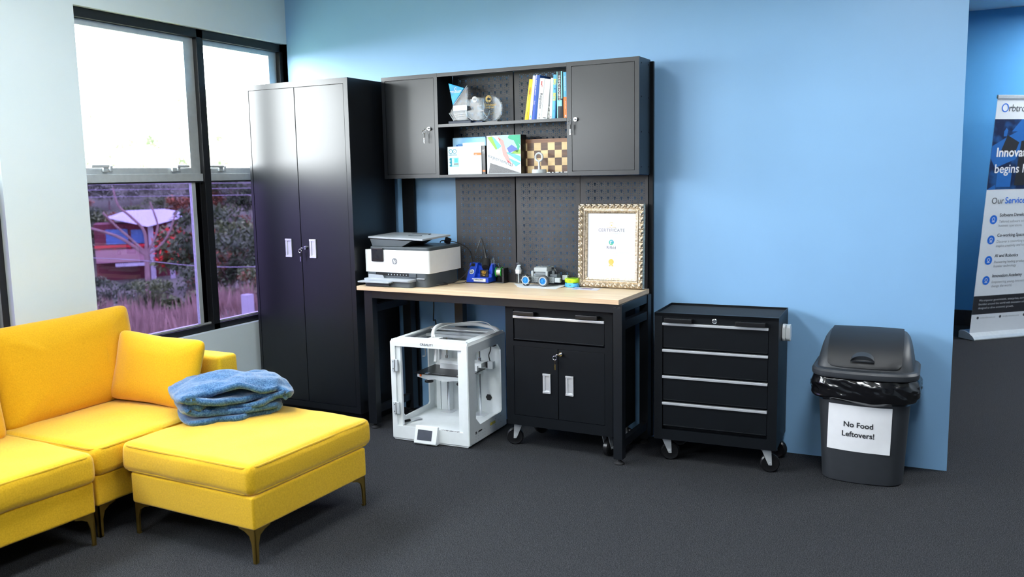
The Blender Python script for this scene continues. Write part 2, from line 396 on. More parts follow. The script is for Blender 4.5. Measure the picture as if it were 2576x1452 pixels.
def tree_mesh(kind, seed):
    if (kind, seed) in TREE: return TREE[(kind, seed)]
    rnd = random.Random(seed*13+5); b = N()
    hgt = {'green': 7, 'dark': 8, 'rusty': 6.5, 'pale': 7, 'haze': 7, 'red': 5.5, 'bush': 2.6}[kind]; R = hgt*.42
    for k in range(14):
        a = rnd.uniform(0, 2*pi); rr = R*.75*rnd.random()**.6; h = hgt*(rnd.uniform(.32, .86) if kind != 'bush' else rnd.uniform(.2, .7))
        lr = R*rnd.uniform(.32, .55)
        leaves(b, (rr*math.cos(a), rr*math.sin(a), h), (lr, lr, lr*.7), 130, .23 if kind != 'pale' else .35, 0, rnd)
        if kind in ('red', 'rusty'): leaves(b, (rr*math.cos(a)*1.1, rr*math.sin(a)*1.1, h+.25), (lr, lr, lr*.6), 34 if kind == 'red' else 12, .26, 1, rnd)
    me = bpy.data.meshes.new('crown'); b.to_mesh(me); b.free()
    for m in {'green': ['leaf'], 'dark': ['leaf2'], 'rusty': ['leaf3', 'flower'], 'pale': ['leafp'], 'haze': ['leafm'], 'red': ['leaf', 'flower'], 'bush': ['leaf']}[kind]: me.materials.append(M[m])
    if kind == 'rusty': me.materials[1] = M['leaf3']
    t = N(); tube(t, [(0, 0, 0), (.1, .05, hgt*.25), (0, .1, hgt*.5), (.1, 0, hgt*.7)], [.2*hgt/7, .15*hgt/7, .1*hgt/7, .05], 7, k=3)
    for k in range(4):
        a = k*1.7; tube(t, [(0, 0, hgt*.33), (R*.3*math.cos(a), R*.3*math.sin(a), hgt*.5), (R*.6*math.cos(a), R*.6*math.sin(a), hgt*.68)], [.09, .06, .03], 6, k=2)
    mt = bpy.data.meshes.new('trunk'); t.to_mesh(mt); t.free(); mt.materials.append(M['bark'])
    TREE[(kind, seed)] = (me, mt); return me, mt
def tree(kind, seed, d, s, sc, label, group, dz=0, name='tree'):
    me, mt = tree_mesh(kind, seed); p = ext(d, s, ground(d, s)-.15+dz)
    o = bpy.data.objects.new(name, None); COL.objects.link(o); o.location = p; o.scale = (sc, sc, sc); o.rotation_euler = (0, 0, (seed*1.3+s) % 6.28)
    tag(o, label, 'tree' if name == 'tree' else 'bush', group)
    for nm, q in (('crown', me), ('trunk', mt)):
        c = bpy.data.objects.new(nm, q); COL.objects.link(c); c.parent = o
G1 = 'trees on the hillside beyond the window'
LBL = {'haze': 'hazy green tree high on the hillside beyond the window', 'green': 'green leafy tree on the hillside beyond the purple tinted window', 'dark': 'dark leafy tree on the hillside beyond the purple tinted window', 'rusty': 'rusty leaved tree on the hillside beyond the purple tinted window'}
# s: left -, right + in the window; visible span about -.075 d .. +.105 d
_r = random.Random(3)
for d in (98, 106, 118, 132, 150):
    s = -.13*d+_r.uniform(0, 3)
    while s < .15*d:
        if not (d < 104 and -5 < s < 3.5):
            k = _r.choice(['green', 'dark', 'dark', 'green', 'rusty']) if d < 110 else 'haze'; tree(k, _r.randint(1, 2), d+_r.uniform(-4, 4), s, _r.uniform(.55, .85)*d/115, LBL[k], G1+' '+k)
        s += _r.uniform(1.9, 3.1)*d/115
for d in (185, 215, 250):
    s = -.13*d
    while s < .15*d:
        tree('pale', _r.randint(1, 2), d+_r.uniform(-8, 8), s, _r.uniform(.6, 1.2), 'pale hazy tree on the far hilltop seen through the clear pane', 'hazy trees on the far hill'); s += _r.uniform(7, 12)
# middle distance growth right of the house and in front of it
for (k, sd, d, s, sc) in [('dark', 1, 76, 4.4, 1.0), ('green', 2, 72, 6.6, .95), ('dark', 2, 66, 5.2, .72), ('rusty', 1, 66, 3.4, .55), ('green', 1, 70, 9.5, .9), ('dark', 1, 60, -2.9, .42), ('green', 2, 62, .4, .42), ('rusty', 2, 80, 4.0, .72),
        ('dark', 2, 62, 3.0, .5), ('green', 2, 49, -.3, .34), ('rusty', 2, 70, 5.6, .7), ('rusty', 1, 64, 7.0, .5), ('green', 1, 66, -4.4, .4), ('green', 1, 64, -5.6, .55), ('dark', 1, 58, -1.2, .36), ('green', 2, 58, 6.4, .5), ('dark', 2, 68, 8.0, .8), ('green', 1, 96, -6.4, .85)]:
    tree(k, sd, d, s, sc, {'green': 'green tree in the valley below the window', 'dark': 'dark green tree in the valley below the window', 'rusty': 'rusty orange tree in the valley below the window'}[k], 'valley trees '+k)
tree('red', 1, 80, 3.0, 1.1, 'red flowering tree beside the white roofed house', None)
# house with white roof and red balcony
HO = ext(90, .2, -8.2); HA = math.atan2(ES.y, ES.x)
h = bpy.data.objects.new('house', None); COL.objects.link(h); h.location = HO; h.rotation_euler = (0, 0, HA)
tag(h, 'red house with white roof and red balcony rail among trees outside', 'house'); ORG['house'] = Vector((0, 0, 0))
bm = N(); box(bm, -4.9, 2.2, .3, 5, 0, 5.8); finish('house_wall', bm, M['redwall'], h)
bm = N(); box(bm, -4.8, -.4, -1.6, .3, 2.3, 2.5); box(bm, -4.8, -.4, -1.6, -1.5, 2.5, 3.5); finish('balcony', bm, M['pinkwall'], h)
bm = N(); box(bm, -4.85, -.35, -1.68, -1.52, 3.7, 3.92); [box(bm, x, x+.08, -1.62, -1.56, 3.45, 3.75) for x in (-4.5, -3.2, -1.9, -.8)]; finish('balcony_rail', bm, M['redrail'], h)
bm = N(); [box(bm, x, x+.45, -1.6, -1.2, 0, 5.8) for x in (-.2, 1.5)]; finish('porch_post', bm, M['pole'], h)
bm = N(); addfaces(bm, [(-3.3, -2.2, 6.4), (2.9, -2.2, 6.3), (3.2, 5.5, 6.6), (-3.9, 5.5, 6.3), (-2.0, 1.8, 7.0), (1.4, 1.8, 7.05), (-.2, -2.4, 5.55)],
    [(0, 6, 5, 4), (6, 1, 5), (1, 2, 5), (2, 3, 4, 5), (3, 0, 4), (0, 3, 2, 1, 6)]); finish('house_roof', bm, M['roofw'], h)
bm = N(); box(bm, -3.9, -2.0, .2, .32, 3.9, 5.3); box(bm, -1.7, -.5, .2, .32, 3.9, 5.2); finish('shutter', bm, M['bluepaint'], h)
bm = N(); box(bm, -3.2, -.2, -1.7, -1.4, 1.9, 2.2); finish('house_ledge', bm, M['roofw'], h)
# hill house roof seen through the clear pane
HO = ext(160, -3.4, 5.6)
h = bpy.data.objects.new('hill_house', None); COL.objects.link(h); h.location = HO; h.rotation_euler = (0, 0, HA); ORG['hill_house'] = Vector((0, 0, 0))
tag(h, 'white gabled house faint on the bright far hill', 'house')
bm = N(); box(bm, -3.4, 2.4, 0, 5, -3, .7); finish('house_wall', bm, M['roofw'], h)
bm = N(); prism(bm, [(-3.8, .7), (3.0, .7), (.4, 2.7)], 'y', -.5, 5.5); finish('house_roof', bm, M['pole'], h)
# bare pale tree in front of the house
b0 = ext(52, -.2, -6.5)
t = thing('bare_tree', 'bare tree with pale spreading limbs in front of the house', 'tree', b0)
bm = N(); tube(bm, [ext(52, -.3, -6.6), ext(52, -.2, -4.0), ext(52, -.15, -2.3)], [.15, .14, .13], 8, k=4); finish('trunk', bm, M['bark'], t)
for pts, r in [(((-.2, -2.5), (-1.3, -1.6), (-2.1, -1.2), (-3.1, -.85)), .14), (((-.2, -2.4), (-.9, -1.6), (-1.6, -.85), (-2.2, -.1)), .11),
    (((-.15, -2.3), (-.2, -1.2), (-.8, -.4), (-1.4, .25), (-1.6, 1.2)), .12), (((-.1, -2.4), (.4, -1.4), (.5, -.75), (.2, .4)), .10), (((-.1, -2.5), (.6, -2.0), (1.1, -1.3), (1.5, -.2)), .09)]:
    bm = N(); tube(bm, [ext(52, *p) for p in pts], [.72*r*(1-.5*i/(len(pts)*6)) for i in range(len(pts)*6)], 7); finish('limb', bm, M['bark'], t)
# dry grass bank
bm = N(); rnd = random.Random(11)
for _ in range(9000):
    d = rnd.uniform(34, 58); s = rnd.uniform(-.12*d, .15*d); z = ground(d, s); hh = rnd.uniform(.4, 1.3)*(1.2 if noise.noise((d*.15, s*.45, 1)) > 0 else .45)
    p = ext(d, s, z-.05); q = Vector((rnd.uniform(-.3, .3), rnd.uniform(-.3, .3), hh)); w = Vector((rnd.uniform(-.06, .06), rnd.uniform(-.06, .06), 0))
    bm.faces.new([bm.verts.new(p-w), bm.verts.new(p+w), bm.verts.new(p+q)])
o = finish('dry_grass', bm, M['straw'], None, 0); tag(o, 'pinkish dry grass bank below the tinted window', 'grass', None, 'stuff')
_b = 0
for d, s, sc in [(50, -2.9, .75), (54, -1.3, .6), (48, .9, .55), (53, 2.6, .8), (50, 4.6, .7), (45, -3.4, .6), (57, -.2, .8), (58, 4.2, .9), (42, -1.7, .45)]:
    tree('bush', 1+_b % 2, d, s, sc, 'round green bush on the dry grass bank outside', 'bushes on the dry bank', 0, 'bush'); _b += 1
bm = N(); p = ext(30, 2.92, ground(30, 2.92)); box(bm, p.x-.15, p.x+.15, p.y-.15, p.y+.15, p.z-.3, -2.3, bev=.02)
solo('concrete_post', 'pale square concrete post outside the tinted pane beside the cabinet', 'post', bm, M['pole'], p)
for i, dz in enumerate((1.46, 1.31, 1.12)):
    bm = N(); tube(bm, [ext(26, -6+1.2*k, dz-.012*(k-3)) for k in range(12)], .009, 5, k=2)
    solo('power_line', ['highest', 'middle', 'lowest'][i]+' of three thin power lines across the trees outside', 'power line', bm, M['wire'], ext(26, 0, dz), group='power lines outside')
bm = N(); tube(bm, [ext(18, -4, .35), ext(18, -.6, .055), ext(18, .75, -.15), ext(18, 1.9, -.24), ext(18, 5, -.3)], .008, 5, k=4)
solo('power_line', 'low slack power line crossing below the house outside', 'power line', bm, M['wire'], ext(18, 0, -.4), group='power lines outside')
# ------------------------------------------------------------------ tall cabinet (frame T)
def lock_key(parent_door, x, y, z, dx=-.022, m='black_plastic'):
    b = N(); lathe(b, [(.0, -.012), (.0105, -.012), (.0115, -.006), (.0115, 0), (.009, .004)], (x, y, z), (0, 1, 0), 18); finish('lock', b, M['chrome'], parent_door)
    k = N(); box(k, x-.002, x+.002, y-.030, y-.012, z-.004, z+.004)
    tube(k, [(x, y-.026, z), (x+dx*.6, y-.03, z+.0), (x+dx, y-.028, z-.008)], .0016, 6, 0)
    c = Vector((x+dx-.003, y-.028, z-.018)); tube(k, [c+Vector((.011*math.cos(a), 0, .011*math.sin(a))) for a in [i*pi/6 for i in range(12)]], .0014, 6, 0, k=1, loop=True)
    box(k, x+dx-.006, x+dx+.005, y-.031, y-.026, z-.052, z-.028, 1, bev=.002); box(k, x+dx-.0035, x+dx+.0015, y-.030, y-.027, z-.082, z-.052, 0)
    finish('key', k, [M['chrome'], M[m]], parent_door, label='small key hanging from the lock')
def cup_handle(door, x0, x1, y, z0, z1):
    b = N(); w = (x1-x0)*.26; h = .012
    plate(b, [(x0, z0), (x1, z0), (x1, z1), (x0, z1)], [[(x0+w, z0+h), (x1-w*.7, z0+h), (x1-w*.7, z1-h), (x0+w, z1-h)]], 'y', y-.006, y)
    box(b, x0+w*.5, x1-w*.3, y-.0014, y-.0004, z0+h*.5, z1-h*.5)
    box(b, x0-.001, x1+.001, y-.0075, y-.006, z1-h*.8, z1+.001, bev=.0006); box(b, x0-.001, x1+.001, y-.0075, y-.006, z0-.001, z0+h*.8, bev=.0006)
    finish('handle', b, M['brushed'], door, label='recessed bright metal handle')
t = thing('tall_cabinet', 'tall black two-door metal cabinet beside the window', 'cabinet', (-1.09, -.25, 0), 'T')
x0, x1, yf, yb = -1.479, -.700, -.468, -.032
b = N(); box(b, x0, x1, yf+.012, yb, .075, 2.063, bev=.002)
plate(b, [(x0, .0777), (x1, .0777), (x1, 2.063), (x0, 2.063)], [[(-1.4595, .1155), (-.7305, .1155), (-.7305, 2.0305), (-1.4595, 2.0305)]], 'y', yf, yf+.0125)
finish('cabinet_body', b, M['black_metal'], t)
b = N(); box(b, x0+.012, x1-.012, yf+.022, yb-.01, 0, .076); finish('plinth', b, M['black_metal2'], t)
for a, c, hx in ((-1.457, -1.1, (-1.2195, -1.1725)), (-1.096, -.7325, (-1.031, -.984))):
    b = N(); box(b, a, c, yf+.001, yf+.0118, .118, 2.028, bev=.0015); d = finish('door', b, M['black_metal'], t)
    cup_handle(d, hx[0], hx[1], yf+.001, 1.016, 1.127)
    if a > -1.2: lock_key(d, -1.063, yf+.001, 1.0755)

# ------------------------------------------------------------------ workbench (frame B)
M['worktop'] = mat('pale_beech_worktop', (.70, .50, .31), .4, col2=(.86, .70, .48), vscale=2.2, stretch=(1.2, 14, 14), det=5)
M['worktop_edge'] = mat('beech_edge', (.62, .41, .25), .5, col2=(.80, .58, .38), vscale=3, stretch=(1, 2, 60), det=4)
t = thing('workbench', 'black steel workbench with pale wooden worktop against the blue wall', 'workbench', (.14, -.28, 0), 'B')
b = N(); box(b, -.6796, .9592, -.523, -.062, .8359, .86, 1, bev=.0012)
for f in b.faces:
    if f.normal.z > .9: f.material_index = 0
b.normal_update()
for f in b.faces: f.material_index = 0 if f.normal.z > .5 else 1
finish('worktop', b, [M['worktop'], M['worktop_edge']], t)
def leg(x0, x1, y0, y1, foot=True):
    b = N(); box(b, x0, x1, y0, y1, .03, .8355, bev=.002); l = finish('leg', b, M['black_metal'], t)
    if foot:
        b = N(); cx, cy = (x0+x1)/2, (y0+y1)/2; lathe(b, [(.026, 0), (.027, .006), (.016, .014), (.008, .017), (.008, .034)], (cx, cy, 0)); finish('foot', b, M['black_rubber'], l)
leg(-.641, -.583, -.505, -.457); leg(.9238, .9724, -.512, -.462); leg(-.641, -.583, -.12, -.064); leg(.9238, .9724, -.12, -.064); leg(-.262, -.204, -.115, -.064)
for bx in [(-.583, .9238, -.505, -.475, .79, .8355), (-.62, .95, -.09, -.066, .79, .8355), (.935, .968, -.462, -.12, .79, .8355), (.935, .968, -.462, -.12, .70, .745), (.935, .968, -.462, -.12, .085, .125),
           (-.635, -.60, -.457, -.12, .79, .8355), (-.635, -.60, -.457, -.12, .70, .745), (-.635, -.60, -.457, -.12, .085, .125)]:
    b = N(); box(b, *bx, bev=.0015); finish('rail', b, M['black_metal'], t)
for a, c in ((-.664, -.575), (.951, .976)):
    b = N(); box(b, a, c, -.0525, -.0325, .03, 2.072, bev=.0015); finish('upright_post', b, M['black_metal2'], t)
b = N(); [box(b, x, x+.012, -.514, -.512, .815, .823, bev=.001) for x in (.93, .952)]; finish('bolt', b, M['black_rubber'], t)

# pegboards
def pegmat(rows):
    m = mat('perforated_steel_%d' % rows, (.115, .112, .120), .42, 0, .5, var=.08, vscale=8, bump=0)
    nt = m.node_tree; P = .0390
    tc = nt.nodes.new('ShaderNodeTexCoord'); sp = nt.nodes.new('ShaderNodeSeparateXYZ'); nt.links.new(tc.outputs['Object'], sp.inputs[0])
    def mth(op, a, b=None, c=None):
        n = nt.nodes.new('ShaderNodeMath'); n.operation = op
        for i, v in enumerate((a, b, c)):
            if v is None: continue
            if isinstance(v, (int, float)): n.inputs[i].default_value = v
            else: nt.links.new(v, n.inputs[i])
        return n.outputs[0]
    u = mth('DIVIDE', sp.outputs['X'], P); v = mth('DIVIDE', sp.outputs['Z'], P)
    # slots: wide head above a narrow stem
    su = mth('ABSOLUTE', mth('SUBTRACT', mth('FRACT', mth('ADD', u, .5)), .5)); sv = mth('SUBTRACT', mth('FRACT', mth('ADD', v, .5)), .5)
    head = mth('MULTIPLY', mth('LESS_THAN', su, .155), mth('MULTIPLY', mth('LESS_THAN', sv, .24), mth('GREATER_THAN', sv, .0)))
    stem = mth('MULTIPLY', mth('LESS_THAN', su, .075), mth('MULTIPLY', mth('LESS_THAN', sv, .1), mth('GREATER_THAN', sv, -.24)))
    inslot = mth('MULTIPLY', mth('LESS_THAN', mth('ABSOLUTE', mth('SUBTRACT', u, 4.0)), 4.3), mth('LESS_THAN', mth('ABSOLUTE', mth('ADD', v, (rows-1)/2)), (rows-1)/2+.45))
    slot = mth('MULTIPLY', mth('MAXIMUM', head, stem), inslot)
    # dots: thirds of the pitch, none on the slot columns
    du = mth('SUBTRACT', mth('FRACT', mth('ADD', mth('MULTIPLY', u, 3), .5)), .5); dv = mth('SUBTRACT', mth('FRACT', mth('ADD', mth('MULTIPLY', v, 3), .5)), .5)
    r2 = mth('ADD', mth('MULTIPLY', du, du), mth('MULTIPLY', dv, dv))
    dot = mth('MULTIPLY', mth('LESS_THAN', r2, .0285), mth('GREATER_THAN', su, .2))
    indot = mth('MULTIPLY', mth('LESS_THAN', mth('ABSOLUTE', mth('SUBTRACT', u, 4.0)), 4.5), mth('LESS_THAN', mth('ABSOLUTE', mth('ADD', v, (rows-1)/2)), (rows-1)/2+.5))
    a = mth('MAXIMUM', slot, mth('MULTIPLY', dot, indot))
    out = nt.nodes['Material Output']; tr = nt.nodes.new('ShaderNodeBsdfTransparent'); mx = nt.nodes.new('ShaderNodeMixShader')
    nt.links.new(a, mx.inputs[0]); nt.links.new(nt.nodes['Principled BSDF'].outputs[0], mx.inputs[1]); nt.links.new(tr.outputs[0], mx.inputs[2]); nt.links.new(mx.outputs[0], out.inputs[0])
    return m
M['peg14'] = pegmat(14)
for (px, pz, lab) in [(-.2673, 0, 'lower pegboard panel behind the printer and soldering station'), (.1449, 0, 'lower pegboard panel behind the toy robot'), (.5520, 0, 'lower pegboard panel behind the gold framed certificate'),
                      (-.2673, .612, 'upper pegboard panel behind the glass awards'), (.1449, .612, 'upper pegboard panel behind the books and chessboard')]:
    w = .4071 if px != .552 else .398
    org = (px+(.0525 if px < 0 else .0500), -.0555, 1.4295+pz)
    b = N(); X0, X1 = px+.001, px+w-.0015; Z0, Z1 = (.861 if pz == 0 else 1.477), (1.4755 if pz == 0 else 2.076)
    b2 = [(X0, X1, -.0572, -.0560, Z0, Z1), (X0, X0+.0012, -.056, -.042, Z0, Z1), (X1-.0012, X1, -.056, -.042, Z0, Z1)]
    bv, fs = addfaces(b, [(X0, -.0572, Z0), (X1, -.0572, Z0), (X1, -.0572, Z1), (X0, -.0572, Z1)], [(0, 1, 2, 3)], 0)
    bmesh.ops.solidify(b, geom=fs, thickness=-.0010)
    for q in b2[1:]: box(b, *q, 1)
    box(b, X0, X1, -.056, -.042, Z1-.0012, Z1, 1)
    o = finish('pegboard_panel', b, [M['peg14'], M['black_metal2']], None, 0, org); o.location = w_of('B', org); o.rotation_euler = (0, 0, FR['B'][0])
    tag(o, 'black perforated steel '+lab, 'pegboard', 'pegboard panels')

# wall cabinets and open shelf above the bench
def wall_cab(lab, x0, x1, dx0, dx1, lockx, lockz):
    t = thing('wall_cabinet', lab, 'cabinet', ((x0+x1)/2, -.15, 1.4804), 'B', group='wall cabinets over the bench')
    z0, z1, yf, yb = 1.4804, 2.0797, -.232, -.0585
    b = N(); box(b, x0, x1, yf+.011, yb, z0, z1, bev=.0015)
    plate(b, [(x0, z0), (x1, z0), (x1, z1), (x0, z1)], [[(dx0-.002, z0+.0225), (dx1+.002, z0+.0225), (dx1+.002, z1-.0225), (dx0-.002, z1-.0225)]], 'y', yf, yf+.0115)
    finish('cabinet_body', b, M['black_metal'], t)
    b = N(); box(b, dx0, dx1, yf+.001, yf+.0108, z0+.0245, z1-.0265, bev=.0012); d = finish('door', b, M['black_metal'], t); lock_key(d, lockx, yf+.001, lockz)
    if x0 > 0:
        b = N(); [cyl(b, (x1-.001, y, z), (x1+.0015, y, z), .004, n=10) for y in (-.2, -.09) for z in (1.52, 1.70, 1.88, 2.05)]; finish('side_screw', b, M['black_rubber'], t)
wall_cab('short black wall cabinet with a lock left of the open shelves', -.661, -.2666, -.635, -.291, -.324, 1.766)
wall_cab('short black wall cabinet with a lock right of the open shelves', .553, .962, .5835, .936, .607, 1.778)
t = thing('open_shelf', 'black open shelf unit between the two wall cabinets', 'shelf', (.14, -.15, 1.4804), 'B')
for n_, z0, z1 in (('shelf_top', 2.0577, 2.0790), ('shelf_board', 1.7715, 1.789), ('shelf_board', 1.4812, 1.4975)):
    b = N(); box(b, -.2658, .5522, -.232, -.2305, z0, z1, bev=.0004); box(b, -.2658, .5522, -.2305, -.0585, z1-.003, z1)
    finish(n_, b, M['black_metal'], t)

# ------------------------------------------------------------------ casters
def caster(par, x, y, ztop, spin, r=.047):
    """swivel caster: steel fork, black wheel; spin = heading of the wheel plane"""
    Mx = Matrix.Translation((x, y, 0)) @ rotz(spin); off = .018
    b = N(); v = box(b, -.028, .028, -.026, .026, ztop-.006, ztop); v += box(b, -.02, .02, -.02, .02, ztop-.014, ztop-.006, bev=.002)
    for s in (-1, 1):
        v += prism(b, [(-.022, ztop-.012), (.022, ztop-.012), (off+.008, r-.008), (off-.008, r-.008), (off-.012, r)], 'y', s*.019-.0012, s*.019+.0012)
        v += cyl(b, (off, s*.0195, r), (off, s*.026, r), .007, n=10)
    xf(b, v, Mx); finish('caster_fork', b, M['zinc'], par)
    b = N(); v = lathe(b, [(.012, -.015), (.030, -.014), (r-.006, -.016), (r, -.010), (r, .010), (r-.006, .016), (.030, .014), (.012, .015)], (off, 0, r), (0, 1, 0), 28)
    xf(b, v, Mx); finish('wheel', b, M['black_plastic'], par)

# ------------------------------------------------------------------ rolling cabinet under the bench
t = thing('rolling_cabinet', 'black rolling cabinet with one drawer and two doors under the workbench', 'cabinet', (.59, -.27, 0), 'B')
x0, x1, yf, yb = .279, .9015, -.461, -.125
b = N(); box(b, x0, x1, yf+.03, yb, .1275, .772); 
plate(b, [(x0, .1275), (x1, .1275), (x1, .7858), (x0, .7858)], [[(.3265, .597), (.858, .597), (.858, .768), (.3265, .768)], [(.3265, .184), (.858, .184), (.858, .5695), (.3265, .5695)]], 'y', yf, yf+.032)
box(b, x0, x0+.012, yf, yb, .7715, .7858); box(b, x1-.012, x1, yf, yb, .7715, .7858); box(b, x0, x1, yb-.012, yb, .7715, .7858)
finish('cabinet_body', b, M['black_metal2'], t)
def drawer(par, x0, x1, z0, z1, yf, strip=.0135):
    b = N(); box(b, x0+.004, x1-.002, yf+.003, yf+.018, z0+.004, z1-strip, bev=.001); box(b, x0+.006, x1-.002, yf-.005, yf+.018, z0-.001, z0+.005, bev=.0018)
    d = finish('drawer', b, M['black_metal2'], par)
    b = N(); box(b, x0, x1, yf-.007, yf+.016, z1-strip, z1, bev=.002); finish('drawer_handle', b, M['brushed'], d, label='long bright aluminium handle strip')
    return d
drawer(t, .3275, .857, .606, .7365, yf)
def pull(par, x0, x1, z0, z1, yf):
    b = N(); box(b, x0, x1, yf-.034, yf-.022, z0, z1, bev=.003)
    for a in (x0, x1-.022): box(b, a, a+.022, yf-.026, yf+.002, z0+.003, z1-.003, bev=.002)
    finish('pull_handle', b, M['black_plastic'], par)
b = N(); box(b, .327, .8575, yf+.006, yf+.02, .7375, .7675); finish('fascia', b, M['black_metal2'], t)
pull(t, .340, .464, .741, .764, yf+.006); pull(t, .705, .827, .741, .764, yf+.006)
for a, c, hx in ((.3285, .590, (.503, .5475)), (.5935, .8565, (.6372, .6812))):
    b = N(); box(b, a, c, yf+.001, yf+.012, .186, .568, bev=.0012); d = finish('door', b, M['black_metal2'], t)
    cup_handle(d, hx[0], hx[1], yf+.001, .324, .43)
    if a > .5: lock_key(d, .611, yf+.001, .545)
caster(t, .318, -.405, .1275, pi+.4); caster(t, .846, -.40, .1275, 1.45); caster(t, .33, -.17, .1275, 1.0); caster(t, .85, -.17, .1275, .2)

# ------------------------------------------------------------------ tool chest (frame R)
t = thing('tool_chest', 'black four-drawer rolling tool chest standing right of the workbench', 'tool chest', (1.39, -.22, 0), 'R')
x0, x1, yf, yb = 1.0835, 1.6955, -.401, -.046
b = N(); box(b, x0, x1, yf+.03, yb, .1228, .768, bev=.001)
plate(b, [(x0, .1228), (x1, .1228), (x1, .7824), (x0, .7824)], [[(1.126, .177), (1.6495, .177), (1.6495, .765), (1.126, .765)]], 'y', yf, yf+.032)
for q in ((x0, x0+.004, yf, yb), (x1-.004, x1, yf, yb), (x0, x1, yb-.004, yb), (x0, x1, yf, yf+.004)): box(b, *q, .766, .7835, bev=.0008)
finish('chest_body', b, M['black_metal2'], t)
b = N(); box(b, x0+.005, x1-.005, yf+.034, yb-.005, .768, .7725); finish('top_mat', b, M['black_rubber'], t)
b = N(); box(b, 1.1265, 1.649, yf+.004, yf+.02, .734, .7645); finish('fascia', b, M['black_metal2'], t)
for zt, zb in ((.7328, .6065), (.5965, .4695), (.4592, .3325), (.3205, .197)): drawer(t, 1.1262, 1.649, zb, zt, yf, .013)
pull(t, 1.142, 1.281, .738, .7605, yf+.004); pull(t, 1.4945, 1.6365, .738, .7605, yf+.004)
b = N(); lathe(b, [(.0, -.006), (.009, -.006), (.0125, -.003), (.0125, .006)], (1.3885, yf+.004, .7525), (0, 1, 0), 20); finish('lock', b, M['chrome'], t)
caster(t, 1.137, -.345, .1228, .25); caster(t, 1.643, -.358, .1228, .25); caster(t, 1.13, -.10, .1228, .5); caster(t, 1.65, -.10, .1228, -.35)
b = N(); prism(b, rrect(.062, .082, .018, 5, -.262, .692), 'x', 1.698, 1.713, bev=.003); prism(b, rrect(.060, .080, .018, 5, -.262, .692), 'x', 1.7145, 1.7355, bev=.006); box(b, 1.6957, 1.715, -.28, -.245, .67, .715)
solo('gadget', 'white rounded plastic device stuck on right side of the black tool chest', 'device', b, M['white_plastic'], (1.6957, -.262, .652), 'R')
# ------------------------------------------------------------------ sofa, ottoman, pillow, blanket
def fabric(name, c1, c2, bump=.5):
    m = mat(name, c1, .85, 0, .25, vscale=170, det=4, bump=bump, bscale=700, sheen=.35, col2=c2, contrast=(.25, .75)); return m
M['yellow'] = fabric('yellow_woven_fabric', (.68, .385, .006), (.86, .53, .018))
M['yellow2'] = fabric('yellow_cushion_fabric', (.68, .36, .004), (.80, .455, .008), .35)
M['brass'] = mat('brass_leg', (.42, .27, .06), .3, .9, var=.1)
M['seam'] = fabric('yellow_seam', (.55, .32, .005), (.62, .38, .01))
FR['O'] = (-.042, (.03, -2.2)); FR['S'] = (0.0, (-.74, -2.26)); FR['S2'] = (-.07, (-.70, -2.31))
def sofa_leg(par, x, y, sx, sy, z1=.138):
    b = N(); th = .006
    prof = [(0, 0), (.016, 0), (.019, z1*.55), (.030, z1*.8), (.055, z1-.012), (.085, z1-.004), (.085, z1), (0, z1)]
    prism(b, [(x+sx*p, z) for p, z in prof], 'y', y, y+sy*th); prism(b, [(y+sy*p, z) for p, z in prof], 'x', x, x+sx*th)
    box(b, min(x, x+sx*.014), max(x, x+sx*.014), min(y, y+sy*.014), max(y, y+sy*.014), 0, .006)
    finish('leg', b, M['brass'], par)
def rbox(b, x0, x1, y0, y1, z0, z1, r, seg=4, mi=0): return box(b, x0, x1, y0, y1, z0, z1, mi, r, seg)
def soft_block(x0, x1, y0, y1, z0, z1, r, crown=.012, wr=.003, seed=0, div=14):
    """upholstered block: rounded box, finely divided, gently crowned and uneven"""
    b = N(); vs = box(b, x0, x1, y0, y1, z0, z1, 0, r, 5)
    big = [e for e in b.edges if e.calc_length() > .06]
    bmesh.ops.subdivide_edges(b, edges=big, cuts=div, use_grid_fill=True)
    cx, cy, cz = (x0+x1)/2, (y0+y1)/2, (z0+z1)/2; hx, hy, hz = (x1-x0)/2, (y1-y0)/2, (z1-z0)/2
    for v in b.verts:
        u, w, t = (v.co.x-cx)/hx, (v.co.y-cy)/hy, (v.co.z-cz)/hz
        k = max(0, (1-u*u)*(1-w*w))
        if t > 0: v.co.z += crown*t*k
        v.co.x += math.copysign(crown*.6, u)*abs(u)**3*max(0, 1-t*t)*(1-.6*w*w); v.co.y += math.copysign(crown*.6, w)*abs(w)**3*max(0, 1-t*t)*(1-.6*u*u)
        q = v.co*7+Vector((seed, 0, 0)); v.co += Vector((noise.noise(q), noise.noise(q+Vector((9, 0, 0))), noise.noise(q+Vector((0, 9, 0)))))*wr
    return b
def seam(par, pts, r=.0048):
    b = N(); tube(b, pts, r, 6, k=1, loop=True); finish('piping', b, M['seam'], par)
def rloop(x0, x1, y0, y1, z, r):
    return [Vector((p[0], p[1], z)) for p in rrect(x1-x0, y1-y0, r, 6, (x0+x1)/2, (y0+y1)/2)]
STAND_X = Matrix(((0, 0, 1, 0), (1, 0, 0, 0), (0, 1, 0, 0), (0, 0, 0, 1)))     # pad lying in xy -> standing, thickness along x
STAND_Y = Matrix(((1, 0, 0, 0), (0, 0, -1, 0), (0, 1, 0, 0), (0, 0, 0, 1)))    # ... thickness along y
